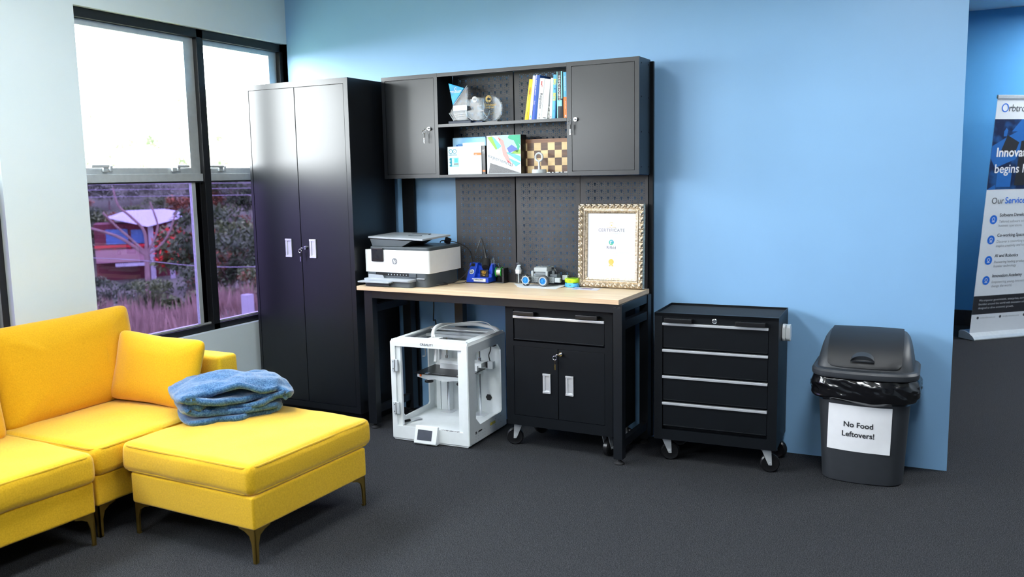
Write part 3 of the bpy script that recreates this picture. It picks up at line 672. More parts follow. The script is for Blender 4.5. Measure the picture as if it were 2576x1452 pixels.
def pad(hx, hy, hz, seed, pl=.13, wr=.009, pt=.35):
    """stuffed cushion: square-cornered outline, fat middle, thin welted edge, soft dents and creases towards the corners"""
    b = N(); n, m = 96, 22; rings = []
    for i in range(1, m):
        ph = -pi/2+pi*i/m; cz, sz = math.cos(ph), math.sin(ph); rg = []
        for j in range(n):
            th = 2*pi*j/n; c, s = math.cos(th), math.sin(th)
            x, y = math.copysign(abs(c)**pl, c), math.copysign(abs(s)**pl, s); k = max(abs(x), abs(y)); r = abs(cz)**.42
            x *= r; y *= r
            f = max(0, (1-x*x)*(1-y*y)); z = math.copysign(abs(sz)**.75, sz)*(.40+.60*f**.45)
            q = Vector((x*hx*(1+.03*pt*abs(x*y)-.02*pt*(1-y*y)), y*hy*(1+.05*pt*abs(x*y)-.03*pt*(1-x*x)), z*hz))
            e = abs(x*y)**2
            w = noise.fractal(Vector((q.x*7+seed, q.y*7, seed)), 1, 2, 3)
            cr = noise.noise(Vector((math.atan2(y*hy, x*hx)*7+seed, k*.8, seed*1.7)))*e*1.6
            q.z += math.copysign(1, sz)*(wr*w+wr*cr)*min(1, abs(sz)*2); q.y += wr*.5*noise.noise(Vector((q.x*6, seed, 2))); rg.append(q)
        rings.append(rg)
    loft(b, rings, 0, True); return b
# ottoman, local to its front right corner
t = thing('ottoman', 'square yellow ottoman on brass legs with a blue blanket on it', 'ottoman', (-.32, -1.85, 0), 'O')
ox, oy = .035, -2.203
b = soft_block(ox-.70, ox, oy, oy+.70, .138, .272, .010, .002, .001, 1); finish('base', b, M['yellow'], t)
b = soft_block(ox-.752, ox-.004, oy-.002, oy+.752, .268, .398, .030, .014, .004, 2, 16); cu = finish('cushion', b, M['yellow'], t)
seam(cu, rloop(ox-.748, ox-.008, oy+.002, oy+.748, .384, .05)); seam(cu, rloop(ox-.748, ox-.008, oy+.002, oy+.748, .280, .05))
for x, y, sx, sy in ((ox-.006, oy+.006, -1, 1), (ox-.694, oy+.006, 1, 1), (ox-.006, oy+.694, -1, -1), (ox-.694, oy+.694, 1, -1)): sofa_leg(t, x, y, sx, sy)
# far sofa section with the armrest
t = thing('sofa_section', 'yellow sofa section with an armrest beside the black cabinet', 'sofa', (-1.12, -1.85, 0), 'S', group='yellow sofa sections')
b = soft_block(-1.515, -.755, -2.272, -1.418, .138, .272, .010, .002, .001, 3); finish('base', b, M['yellow'], t)
b = soft_block(-1.37, -.738, -2.275, -1.548, .268, .398, .030, .014, .005, 4, 16); cu = finish('seat_cushion', b, M['yellow'], t); seam(cu, rloop(-1.366, -.742, -2.271, -1.552, .384, .05))
b = soft_block(-1.50, -.752, -1.545, -1.418, .25, .636, .020, .004, .002, 5, 10); finish('armrest', b, M['yellow'], t)
b = soft_block(-1.517, -1.455, -2.27, -1.42, .25, .62, .015, .002, .001, 6, 8); finish('back_frame', b, M['yellow'], t)
b = pad(.375, .232, .078, 3); xf(b, b.verts, Matrix.Translation((-1.378, -1.888, .622)) @ roty(-.13) @ rotx(.02) @ STAND_X); finish('back_cushion', b, M['yellow2'], t, 60)
for x, y, sx, sy in ((-.761, -2.266, -1, 1), (-1.50, -2.266, 1, 1), (-.761, -1.424, -1, -1), (-1.50, -1.424, 1, -1)): sofa_leg(t, x, y, sx, sy)
# near sofa section running out of the frame
t = thing('sofa_section', 'yellow sofa section nearest the camera running out of frame at left', 'sofa', (-1.1, -2.75, 0), 'S2', group='yellow sofa sections')
b = soft_block(-1.455, -.708, -3.15, -2.318, .138, .272, .010, .002, .001, 7); finish('base', b, M['yellow'], t)
b = soft_block(-1.33, -.688, -3.15, -2.314, .268, .398, .030, .014, .005, 8, 16); cu = finish('seat_cushion', b, M['yellow'], t); seam(cu, rloop(-1.326, -.692, -3.146, -2.318, .384, .05))
b = soft_block(-1.46, -1.40, -3.15, -2.32, .25, .62, .015, .002, .001, 9, 8); finish('back_frame', b, M['yellow'], t)
b = pad(.385, .195, .085, 8); xf(b, b.verts, Matrix.Translation((-1.285, -2.735, .583)) @ roty(-.16) @ STAND_X); finish('back_cushion', b, M['yellow2'], t, 60)
for x, y, sx, sy in ((-.714, -2.324, -1, -1), (-1.44, -2.324, 1, -1), (-.714, -3.14, -1, 1), (-1.44, -3.14, 1, 1)): sofa_leg(t, x, y, sx, sy)
# throw pillow
b = pad(.265, .168, .072, 12, .16, .006, .9); xf(b, b.verts, Matrix.Translation((-1.055, -1.655, .572)) @ rotz(.06) @ rotx(-.24) @ roty(.05) @ STAND_Y)
solo('throw_pillow', 'yellow throw pillow leaning against the sofa armrest', 'pillow', b, M['yellow2'], (-1.055, -1.655, .405), sm=60)
# folded blue blanket
M['fleece'] = mat('blue_fleece', (.020, .080, .20), .9, 0, .15, vscale=150, det=5, bump=.9, bscale=330, sheen=.6, col2=(.11, .24, .42), contrast=(.36, .72))
FR['K'] = (.93, (-.60, -1.665))
t0 = (-.60, -1.665, .405)
def ribbon(path, th, d0, d1, amp, seed, nd=34, k=7):
    """folded cloth: a thick ribbon in the a-z plane swept along depth, with soft wrinkles"""
    P = spline([(p[0], 0, p[1]) for p in path], k); n = len(P); b = N(); G = {}
    for j in range(nd+1):
        f = j/nd; d = d0+(d1-d0)*f
        for i, p in enumerate(P):
            tn = (P[min(i+1, n-1)]-P[max(i-1, 0)]).normalized(); nr = Vector((-tn.z, 0, tn.x))
            q = Vector((p.x*4, d*6+seed, p.z*14)); w = noise.fractal(q*1.3, 1, 2, 3)
            a_ = amp*(.7+.5*abs(2*f-1)); cx = (p.x)*(1+.05*noise.noise((d*8, seed, p.z*20))); dd = d+.045*noise.noise((p.x*7, p.z*26, seed))+.012*noise.noise((p.x*30, p.z*60, seed+4))
            for s in (-1, 1):
                e = th/2*(1+.25*w) if 0 < i < n-1 else th*.2
                c = Vector((cx, dd, p.z))+nr*(s*e)+Vector((0, 0, a_*w*min(1, max(0, p.z-.008)/.03)))
                c.x *= 1-.13*(2*f-1)**4; c.z += .26*max(0, p.z-.03)*(1-(2*f-1)**2)*(1-min(1, (p.x/.30)**2)); c.z = max(c.z, .001); G[(i, j, s)] = b.verts.new(Vector(t0)+c)
    for j in range(nd):
        for i in range(n-1):
            for s in (-1, 1): b.faces.new((G[(i, j, s)], G[(i+1, j, s)], G[(i+1, j+1, s)], G[(i, j+1, s)]))
        for i in (0, n-1): b.faces.new((G[(i, j, -1)], G[(i, j+1, -1)], G[(i, j+1, 1)], G[(i, j, 1)]))
    for j in (0, nd):
        for i in range(n-1): b.faces.new((G[(i, j, -1)], G[(i+1, j, -1)], G[(i+1, j, 1)], G[(i, j, 1)]))
    return b
path = [(-.215, .013), (-.10, .012), (.04, .012), (.18, .014), (.238, .027), (.19, .041), (.02, .037), (-.09, .037), (-.165, .041), (-.212, .056), (-.190, .075), (-.150, .074), (-.135, .062), (-.158, .056),
        (-.12, .052), (-.07, .062), (.02, .064), (.10, .060), (.19, .066), (.255, .084), (.258, .100), (.20, .100), (.10, .092), (-.02, .090), (-.14, .090), (-.215, .098), (-.235, .116), (-.20, .134), (-.10, .142), (.02, .147), (.13, .146), (.22, .134), (.272, .108), (.280, .082), (.255, .060)]
b = ribbon(path, .024, -.160, .165, .024, 2.0)
o = solo('blanket', 'folded blue fleece blanket lying on the yellow ottoman', 'blanket', b, M['fleece'], t0, 'W', sm=180)
o.rotation_euler = (0, 0, FR['K'][0])

# ------------------------------------------------------------------ waste bin
M['bin'] = mat('charcoal_bin_plastic', (.030, .034, .040), .45, var=.06, bump=.25, bscale=500)
M['flap'] = mat('dark_bin_flap', (.010, .011, .013), .5, var=.06, bump=.2, bscale=500)
M['bag'] = mat('black_bin_bag', (.004, .004, .005), .16, 0, .7, var=.2, coat=.3)
bc = (2.085, -.205)
def bring(w, d, r, z, bul=.018, n=8, dy=0):
    out = []
    for x, y in rrect(w, d, r, n, 0, 0):
        k = max(0, 1-(x/(w/2))**2); out.append(Vector((bc[0]+x, bc[1]+dy+y-(bul*k if y < 0 else 0), z)))
    return out
def dense(ring, k=4):
    out = []
    for i, p in enumerate(ring):
        q = ring[(i+1) % len(ring)]; m = max(1, int((q-p).length/.012))
        out += [p.lerp(q, j/m) for j in range(m)]
    return out
t = thing('waste_bin', 'tall charcoal swing-lid waste bin at the end of the blue wall', 'bin', (bc[0], bc[1], 0))
b = N()
rg = []
for w, d, z in ((.345, .235, 0), (.362, .250, .006), (.366, .254, .03), (.385, .275, .22), (.405, .295, .40), (.420, .310, .535)):
    base = rrect(w, d, .06, 8); pts = []
    for i in range(len(base)):
        p, q = base[i], base[(i+1) % len(base)]
        m = 10 if i % 9 == 8 else 1
        pts += [(p[0]+(q[0]-p[0])*j/m, p[1]+(q[1]-p[1])*j/m) for j in range(m)]
    rg.append([Vector((bc[0]+x, bc[1]+y-(.032*max(0, 1-(x/(w/2))**2) if y < 0 else 0), z)) for x, y in pts])
loft(b, rg); finish('bin_body', b, M['bin'], t)
def bin_front(x, z):  # y of the bin's front face
    f = z/.535; w = .366+(.420-.366)*f; d = .254+(.310-.254)*f; return bc[1]-d/2-.032*max(0, 1-((x-bc[0])/(w/2))**2)
def ringpts(w, d, r, bul, z, n=8, dy=0):
    base = rrect(w, d, r, n); pts = []
    for i in range(len(base)):
        p, q = base[i], base[(i+1) % len(base)]
        m = 10 if i % 9 == 8 else 1
        pts += [(p[0]+(q[0]-p[0])*j/m, p[1]+(q[1]-p[1])*j/m) for j in range(m)]
    return [Vector((bc[0]+x, bc[1]+dy+y-(bul*max(0, 1-(x/(w/2))**2) if y < 0 else 0), z)) for x, y in pts]
# lid: rim, then a domed hood with a swing flap let into its sloping front
b = N(); loft(b, [ringpts(.466, .372, .075, .036, .522), ringpts(.472, .378, .078, .036, .530), ringpts(.472, .378, .078, .036, .546), ringpts(.458, .364, .075, .036, .556), ringpts(.428, .335, .075, .034, .562)])
hood = []
for w, d, z, dy, bul in ((.425, .330, .556, .0, .034), (.416, .320, .585, .004, .030), (.404, .300, .618, .012, .024), (.390, .265, .652, .024, .016), (.372, .215, .682, .042, .008), (.345, .15, .702, .064, .004), (.31, .09, .711, .08, .0)):
    hood.append(ringpts(w, d, .05 if d > .12 else .03, bul, z, 8, dy))
loft(b, hood); lid = finish('lid', b, M['bin'], t)
# flap: curved sheet riding just outside the hood's front, carried over its top
HOOD = [(.425, .330, .556, .0, .034), (.416, .320, .585, .004, .030), (.404, .300, .618, .012, .024), (.390, .265, .652, .024, .016), (.372, .215, .682, .042, .008), (.345, .15, .702, .064, .004), (.31, .09, .711, .08, .0)]
sec = [(dy-d/2-bul, z) for w, d, z, dy, bul in HOOD]; sec[0] = (sec[0][0]+.006, .570); sec += [(.085, .714)]
P = spline([(0, y, z) for y, z in sec], 4); rows = []; nx = 28
b = N()
for s in (0, 1):
    for i, p in enumerate(P):
        f = i/(len(P)-1); row = []; tn = (P[min(i+1, len(P)-1)]-P[max(i-1, 0)]).normalized(); nr = Vector((0, -tn.z, tn.y))
        for j in range(nx+1):
            u = -1+2*j/nx; hw = .158+.006*math.sin(pi*f); ed = max(0, abs(u)-.8)/.2
            q = p+nr*(.009 if s == 0 else .001); lift = .020*(1-math.sqrt(max(0, 1-ed*ed))) if i < 6 else 0
            row.append(b.verts.new((bc[0]+u*hw, bc[1]+q.y+.030*u*u*.75*(1-f)**1.3, q.z+lift*(1-i/6)-.003*u*u)))
        rows.append(row)
n = len(P)
for s in (0, n):
    for i in range(n-1):
        for j in range(nx): b.faces.new((rows[s+i][j], rows[s+i][j+1], rows[s+i+1][j+1], rows[s+i+1][j]))
for i in range(n-1):
    for j in (0, nx): b.faces.new((rows[i][j], rows[i+1][j], rows[n+i+1][j], rows[n+i][j]))
for i in (0, n-1):
    for j in range(nx): b.faces.new((rows[i][j], rows[i][j+1], rows[n+i][j+1], rows[n+i][j]))
fl = finish('swing_flap', b, M['flap'], t)
b = N(); prof = []
for i in range(13):
    a = pi*i/12; prof.append((bc[0]-.006-.052*math.cos(a), math.sin(a)))
r0 = [Vector((x, bc[1]-.180, .604+.0*h)) for x, h in prof]; r1 = [Vector((x, bc[1]-.200+.010*h, .602+.026*h)) for x, h in prof]; r2 = [Vector((x, bc[1]-.178+.02*h, .606+.036*h)) for x, h in prof]
loft(b, [r0, r1, r2], 0, True); finish('flap_grip', b, M['bin'], fl)
# bag folded over the rim
b = N(); rows = []; nz = 26
base = ringpts(.440, .330, .065, .034, 0); base2 = []
for i in range(len(base)):
    p, q = base[i], base[(i+1) % len(base)]; m = max(1, int((q-p).length/.007)); base2 += [p.lerp(q, j/m) for j in range(m)]
cc = Vector((bc[0], bc[1], 0))
for k in range(nz+1):
    f = k/nz; row = []
    for i, p in enumerate(base2):
        d = (p-cc); dn = d.normalized(); ang = math.atan2(d.y, d.x)
        zb = .405+.022*noise.noise((math.cos(ang)*1.6, math.sin(ang)*1.6, 4)) - .030*max(0, d.x/.2)*.4
        z = .524+(zb-.524)*f
        q = Vector((d.x*9, d.y*9, z*16+1.3*d.x*6)); w = noise.ridged_multi_fractal(q*.9, 1.0, 2.1, 4, 1.0, 2.0)-1.0
        w2 = noise.noise(Vector((d.x*22+z*30, d.y*22, z*40)))
        bl = math.sin(pi*min(1, f*1.05))**.6
        off = .006+.016*bl+.013*w*bl+.004*w2*bl - (.020*max(0, f-.86)/.14)
        row.append(b.verts.new(cc+d+dn*off+Vector((0, 0, z))))
    rows.append(row)
for r0, r1 in zip(rows, rows[1:]):
    for i in range(len(r0)): j = (i+1) % len(r0); b.faces.new((r0[i], r0[j], r1[j], r1[i]))
solo('bin_bag', 'shiny black bin bag folded over the rim of the waste bin', 'bag', b, M['bag'], (bc[0], bc[1], .40), sm=180)
# paper sign taped on the bin
t = thing('paper_sign', 'white paper sign about food leftovers taped on the waste bin', 'sign', (2.07, bin_front(2.07, .27), .16))
b = N(); g = []
def sign_pt(u, v, lift=.0015):
    x = 1.930+.279*u+.005*v; z = .163-.004*u+.225*v; y = bin_front(x, z)-lift
    if u > .8 and v < .3: y -= .006*((u-.8)/.2)*(1-v/.3)
    return Vector((x, y, z))
for i in range(25): g.append([b.verts.new(sign_pt(i/24, j/16)) for j in range(17)])
for i in range(24):
    for j in range(16): b.faces.new((g[i][j], g[i+1][j], g[i+1][j+1], g[i][j+1]))
finish('sheet', b, M['paper'], t, 180)
for line, dz in (('No Food', .0235), ('Leftovers!', -.0235)):
    b = N(); text_into(b, line, .036, Matrix(), 0, .0002, .0008)
    for v in b.verts:
        x = 2.069+v.co.x; z = .268+dz+v.co.y-.02*v.co.x; v.co = Vector((x, bin_front(x, z)-.0026-v.co.z, z))
    finish('printed_text', b, M['ink'], t, 0)
# ------------------------------------------------------------------ 3-D printer under the bench (frame P)
PX, PY = -.145, -.375
t = thing('printer_3d', 'white open-framed desktop 3D printer standing on the carpet under the workbench', '3D printer', (PX, PY, 0), 'P')
def PL(x, y, z): return Vector((PX+x, PY+y, z))
b = N()
def pbox(x0, x1, y0, y1, z0, z1, mi=0, bev=.002): return box(b, PX+x0, PX+x1, PY+y0, PY+y1, z0, z1, mi, bev)
hx, hy, Hh = .248, .237, .585
def side(sx):
    xs = (hx-.010, hx) if sx > 0 else (-hx, -hx+.010)
    o = [(PY-hy+.004, .014), (PY+hy, .014), (PY+hy, Hh-.014), (PY-hy+.004, Hh-.014)]
    i = [(PY-.155, .150), (PY-.105, .105), (PY+.165, .109), (PY+.176, .12), (PY+.176, .478), (PY+.135, .519), (PY-.143, .521), (PY-.155, .510)]
    plate(b, o, [i], 'x', PX+xs[0], PX+xs[1])
side(1); side(-1)
plate(b, [(PX-hx+.004, .014), (PX+hx-.004, .014), (PX+hx-.004, Hh-.014), (PX-hx+.004, Hh-.014)], [[(PX-.215, .086), (PX+.209, .086), (PX+.209, .547), (PX-.215, .547)]], 'y', PY-hy, PY-hy+.010)
pbox(-hx+.004, hx-.004, hy-.010, hy, .014, Hh-.014); pbox(-hx+.006, hx-.006, -hy+.006, hy-.006, .066, .076)
prism(b, [(PX-hx+.004, .014), (PX+hx-.004, .014), (PX+hx-.012, .004), (PX-hx+.012, .004)], 'y', PY-hy+.004, PY+hy-.004)
plate(b, [(PX-hx+.012, PY-hy+.012), (PX+hx-.012, PY-hy+.012), (PX+hx-.012, PY+hy-.012), (PX-hx+.012, PY+hy-.012)], [[(PX-.205, PY-.145), (PX+.186, PY-.145), (PX+.186, PY+.150), (PX-.205, PY+.150)]], 'z', Hh-.006, Hh)
for sx in (-1, 1):
    prism(b, [(PX+sx*hx, Hh-.014), (PX+sx*(hx-.014), Hh), (PX+sx*(hx-.014), Hh-.008), (PX+sx*(hx-.008), Hh-.014)], 'y', PY-hy+.006, PY+hy-.004)
prism(b, [(PY-hy, Hh-.014), (PY-hy+.014, Hh), (PY-hy+.014, Hh-.008), (PY-hy+.008, Hh-.014)], 'x', PX-hx+.006, PX+hx-.006)
prism(b, [(PY+hy, Hh-.014), (PY+hy-.014, Hh), (PY+hy-.014, Hh-.008), (PY+hy-.008, Hh-.014)], 'x', PX-hx+.006, PX+hx-.006)
pbox(-.215, -.185, -hy+.010, -hy+.03, .086, .547); pbox(.180, .209, -hy+.010, -hy+.03, .086, .547)
frame = finish('printer_frame', b, M['white_metal'], t)
b = N(); pbox(-.16, -.10, hy-.06, hy-.012, .076, .55, 0, .003); pbox(-.20, -.17, hy-.05, hy-.012, .076, .55, 0, .003); pbox(.02, .06, hy-.05, hy-.012, .076, .55, 0, .003); finish('inner_post', b, M['white_metal'], t)
for rx in (-.10, .116):
    b = N(); cyl(b, PL(rx, .160, .076), PL(rx, .160, .57), .0065); cyl(b, PL(rx, .160, .40), PL(rx, .160, .425), .012); finish('lift_rod', b, M['chrome'], t)
    b = N(); pbox(rx-.035, rx+.035, .125, .195, .0765, .0785, 0, 0); finish('rod_plate', b, M['brushed'], t)
b = N(); pbox(-.14, .15, .115, .20, .372, .40); pbox(-.12, .13, .10, .13, .335, .385); finish('bed_bracket', b, M['white_metal'], t)
b = N(); pbox(-.205, .140, -.055, .185, .350, .3545, 0, .001); bed = finish('print_bed', b, M['black_plastic'], t)
b = N(); prism(b, [(PX-.19, .347), (PX+.125, .347), (PX+.125, .330), (PX+.08, .326), (PX+.03, .318), (PX-.02, .312), (PX-.07, .322), (PX-.12, .316), (PX-.19, .330)], 'y', PY-.045, PY+.16); finish('bed_carrier', b, M['white_metal'], bed)
b = N(); text_into(b, 'CREALITY', .016, Matrix.Translation((PX-.05, PY-.042, .3548)), 0, .0002, 0, 'CENTER', 0, 1.15); finish('printed_text', b, M['paper'], bed, 0)
for kx in (-.12, .09):
    b = N(); pbox(kx-.012, kx+.012, -.058, -.035, .3535, .3575, 0, .0005); finish('bed_clip', b, M['chrome'], bed)
    b = N(); lathe(b, [(.024, .300), (.026, .304), (.026, .308), (.020, .313)], (PX+kx, PY-.03, 0), n=18); finish('levelling_knob', b, M['black_plastic'], bed)
M['orange'] = mat('orange_silicone', (.8, .16, .02), .5)
for kx in (-.165, .10):
    b = N(); pbox(kx-.005, kx+.005, -.053, -.045, .334, .347, 0, .001); finish('bed_pad', b, M['orange'], bed)
# gantry and tool head near the top
for q, nm in (((-.205, .19, .09, .115, .545, .562), 'gantry_rail'), ((-.19, .175, .135, .150, .556, .570), 'gantry_rail'), ((-.225, -.205, -.14, .2, .535, .555), 'side_rail'), ((.19, .21, -.14, .2, .535, .555), 'side_rail')):
    b = N(); pbox(*q); finish(nm, b, M['light_grey'], t)
b = N(); pbox(-.075, -.005, -.105, -.05, .525, .578, 0, .005)
for i in range(6): pbox(-.030+.004*i, -.0285+.004*i, -.107, -.1045, .53, .572, 1, 0)
pbox(-.070, -.056, -.108, -.104, .552, .566, 2, .001); th = finish('tool_head', b, [M['white_plastic'], M['dark_gap'], mat('yellow_sticker', (.85, .65, .03), .5)], t)
b = N(); cyl(b, PL(-.04, -.078, .525), PL(-.04, -.078, .505), .006, .002); finish('nozzle', b, M['brushed'], th)
b = N(); tube(b, [PL(-.055, -.08, .578), PL(-.062, -.06, .612), PL(-.062, -.01, .632), PL(-.05, .06, .628), PL(-.02, .14, .617), PL(.06, .20, .616), PL(.15, .215, .604), PL(.212, .212, .588), PL(.22, .21, .56)], .011, 10); finish('cable_sleeve', b, M['white_plastic'], t)
b = N(); tube(b, [PL(-.04, -.085, .578), PL(-.055, -.05, .61), PL(-.03, .02, .629), PL(.06, .12, .640), PL(.16, .17, .634), PL(.222, .17, .585)], .0028, 6); finish('filament_tube', b, M['white_plastic'], t)
b = N(); tube(b, [PL(-.12, .15, .55), PL(-.15, .13, .50), PL(-.155, .12, .44), PL(-.15, .10, .39)], .010, 8); finish('bed_cable', b, M['white_plastic'], t)
b = N(); pbox(.170, .205, .155, .19, .362, .405, 0, .002); pbox(.155, .17, .158, .187, .366, .401, 1, .002); finish('stepper_motor', b, [M['light_grey'], M['black_plastic']], t)
b = N(); tube(b, [PL(.18, .17, .405), PL(.172, .172, .44), PL(.18, .18, .47), PL(.176, .19, .50)], .003, 6); pbox(.16, .20, .185, .222, .49, .52, 0, .002); finish('motor_cable', b, M['black_rubber'], t)
b = N(); lathe(b, [(.019, 0), (.021, -.004), (.012, -.006)], PL(.141, hy-.011, .17), (0, 1, 0), 6); finish('cable_gland', b, M['black_plastic'], t)
b = N(); pbox(-.213, -.165, -.06, .0, .52, .537, 0, .004); pbox(-.21, -.17, -.062, -.058, .523, .528, 1, 0); finish('sensor_block', b, [M['white_plastic'], M['orange']], t)
b = N(); tube(b, [PL(-.20, .02, .53), PL(-.19, .05, .48), PL(-.205, .08, .43), PL(-.235, .10, .42)], .004, 6); finish('side_cable', b, M['light_grey'], t)
for z in (.437, .190):
    b = N(); pbox(-.232, -.193, -hy-.012, -hy, z-.034, z+.034, 0, .003); pbox(-.214, -.211, -hy-.0135, -hy-.012, z-.034, z+.034, 1, 0); [cyl(b, PL(-.222, -hy-.0125, z+dz), PL(-.222, -hy-.010, z+dz), .003, n=8, mi=1) for dz in (-.02, .02)]
    finish('door_hinge', b, [M['light_grey'], M['dark_gap']], t)
b = N(); text_into(b, 'CREALITY', .0185, FM(PX-.007, PY-hy-.0006, .5655), 0, .0003, .0002, 'CENTER', 0, 1.05); finish('printed_text', b, M['ink'], t, 0)
# touch screen on the front sill
b = N(); y0 = PY-hy
prism(b, [(y0+.004, .104), (y0-.012, .104), (y0-.040, .012), (y0-.034, .004), (y0+.004, .004)], 'x', PX-.086, PX+.056, 0, .003); sc_ = finish('screen_housing', b, M['white_plastic'], t)
b = N(); Ms = Matrix.Translation((PX-.021, y0-.0272, .056)) @ rotx(-.285); v = box(b, -.046, .046, -.0012, .001, -.029, .029, 0, .0008); xf(b, v, Ms); finish('touch_screen', b, mat('dim_screen', (.075, .085, .11), .25, var=.05), sc_)
b = N(); pbox(.065, .185, -hy+.002, -hy+.016, .0862, .0875, 0, 0); finish('tool_tray', b, mat('speckled_tray', (.05, .05, .055), .5, vscale=90, col2=(.55, .55, .55), contrast=(.45, .5)), t)
b = N()
for i in range(5):
    for k in range(3):
        if (i+k) % 2 == 0: cyl(b, PL(hx-.001, .02+.035*i, .050+.018*k), PL(hx+.0008, .02+.035*i, .050+.018*k), .003, n=8)
        cyl(b, PL(hx-.001, -.16+.028*i, .030+.018*k), PL(hx+.0008, -.16+.028*i, .030+.018*k), .0026, n=8)
o = finish('vent_holes', b, M['light_grey'], t); o['kind'] = 'stuff'
b = N(); pbox(hx-.001, hx+.0008, -.165, -.150, .062, .076, 0, 0); finish('power_socket', b, M['black_plastic'], t)
b = N(); pbox(hx-.001, hx+.0008, -.13, -.085, .066, .074, 0, 0); finish('card_slot', b, M['black_plastic'], t)
b = N(); pbox(hx-.001, hx+.0006, .02, .085, .062, .078, 0, 0); finish('warning_sticker', b, mat('yellow_label', (.75, .62, .05), .5), t)
b = N(); [cyl(b, PL(x, y, Hh), PL(x, y, Hh+.004), .004, n=8) for x in (-.225, .225) for y in (-.2, .2)]; o = finish('top_screws', b, M['chrome'], t); o['kind'] = 'stuff'
# scraper lying on the printer floor
t2 = thing('scraper', 'black handled metal scraper lying on the floor of the 3D printer', 'scraper', (PX-.2, PY-.14, .077), 'P')
b = N(); tube(b, [PL(-.222, -.195, .090), PL(-.21, -.165, .091), PL(-.198, -.13, .089)], [.008, .013, .014, .014, .012, .008], 10); finish('handle', b, M['black_plastic'], t2)
b = N(); v = prism(b, [(PX-.205, PY-.125), (PX-.192, PY-.131), (PX-.155, PY-.060), (PX-.192, PY-.042)], 'z', .0855, .0865); finish('blade', b, M['brushed'], t2)
# ------------------------------------------------------------------ inkjet printer on the bench (frame B)
ZB_ = .8605
t = thing('inkjet_printer', 'white and grey office inkjet printer on the left of the workbench', 'printer', (-.44, -.28, ZB_), 'B')
M['print_white'] = mat('printer_white_shell', (.84, .86, .87), .4, var=.015)
M['slate'] = mat('slate_grey_plastic', (.060, .075, .085), .5, var=.05)
M['silver_pl'] = mat('silver_grey_plastic', (.36, .39, .42), .4, var=.04)
b = N(); prism(b, rrect(.432, .335, .03, 5, -.437, -.283), 'z', ZB_, .938, 0, .002); finish('printer_base', b, M['slate'], t)
b = N(); prism(b, rrect(.455, .352, .012, 4, -.4395, -.275), 'z', .938, 1.070, 0, .003); finish('printer_shell', b, M['print_white'], t)
b = N(); prism(b, rrect(.422, .345, .02, 4, -.423, -.2755), 'z', 1.070, 1.0885, 0, .004); finish('scanner_lid', b, M['slate'], t)
b = N(); prism(b, [(-.617, 1.0885), (-.405, 1.0885), (-.330, 1.125), (-.634, 1.133)], 'y', -.440, -.20, 0, .004); fe = finish('document_feeder', b, M['slate'], t)
b = N(); tp = [(-.640, -.447, 1.137), (-.252, -.452, 1.127), (-.205, -.225, 1.139), (-.400, -.190, 1.143), (-.648, -.170, 1.143)]
n = len(tp); addfaces(b, tp+[(x, y, z+.0105) for x, y, z in tp], [tuple(range(n)), tuple(range(n, 2*n))]+[(i, (i+1) % n, n+(i+1) % n, n+i) for i in range(n)]); bmesh.ops.recalc_face_normals(b, faces=b.faces)
bmesh.ops.bevel(b, geom=list(b.edges), offset=.002, segments=2, affect='EDGES'); finish('feeder_tray', b, M['silver_pl'], fe)
b = N(); box(b, -.43, -.34, -.335, -.325, 1.147, 1.150, bev=.001); box(b, -.45, -.33, -.27, -.24, 1.147, 1.154, bev=.002); finish('paper_guide', b, M['slate'], fe)
b = N(); v = box(b, -.613, -.5285, -.459, -.4505, 1.001, 1.081, bev=.004); box(b, -.603, -.538, -.4598, -.4588, 1.016, 1.068, 1); finish('control_screen', b, [M['black_plastic'], mat('dark_screen', (.014, .015, .018), .2, var=.1)], t)
b = N(); cyl(b, (-.4515, -.4525, 1.0055), (-.4515, -.4505, 1.0055), .0185, n=32)
text_into(b, 'hp', .027, FM(-.4515, -.4530, 1.0055), 1, .0003, .0, 'CENTER', .25, .9); finish('logo', b, [mat('logo_grey', (.22, .23, .25), .5), M['print_white']], t, 0)
b = N(); box(b, -.585, -.315, -.4515, -.440, .9195, .937, bev=.001)
for i in range(9): box(b, -.50+.021*i, -.494+.021*i, -.4535, -.4515, .924, .930, 1)
finish('paper_exit', b, [M['dark_gap'], M['silver_pl']], t)
b = N(); prism(b, [(-.645, .920), (-.585, .920), (-.585, .937), (-.645, .937)], 'y', -.456, -.43, 0, .002); prism(b, [(-.352, .915), (-.302, .915), (-.302, .937), (-.352, .937)], 'y', -.456, -.43, 0, .002); finish('exit_guide', b, M['slate'], t)
b = N(); prism(b, rrect(.335, .085, .02, 4, -.4735, -.468), 'z', .892, .906, 0, .003); prism(b, rrect(.225, .075, .006, 3, -.545, -.505), 'z', .885, .893, 0, .002); tr = finish('output_tray', b, M['silver_pl'], t)
b = N(); prism(b, [(-.632, .902), (-.515, .902), (-.528, .924), (-.630, .927)], 'y', -.470, -.464, 0, .002); finish('paper_stop', b, M['silver_pl'], tr)
b = N(); prism(b, rrect(.335, .06, .02, 4, -.4735, -.470), 'z', ZB_, .893, 0, .002); box(b, -.595, -.45, -.515, -.47, ZB_+.004, .886, bev=.003); finish('paper_tray', b, M['slate'], t)
b = N(); box(b, -.296, -.243, -.458, -.4515, .906, .912, bev=.002); finish('model_plate', b, M['silver_pl'], t)
b = N(); v = box(b, -.300, -.258, -.155, -.150, 1.089, 1.128, bev=.001); xf(b, v, roty(.35), (-.28, -.15, 1.089)); finish('tilted_flap', b, M['black_plastic'], t)
b = N(); tube(b, [(-.322, -.16, 1.093), (-.318, -.158, 1.104), (-.29, -.155, 1.108), (-.255, -.15, 1.104), (-.215, -.13, 1.092), (-.18, -.10, 1.068), (-.155, -.085, 1.03), (-.145, -.078, .96), (-.15, -.08, .875), (-.16, -.085, .866)], .0026, 7)
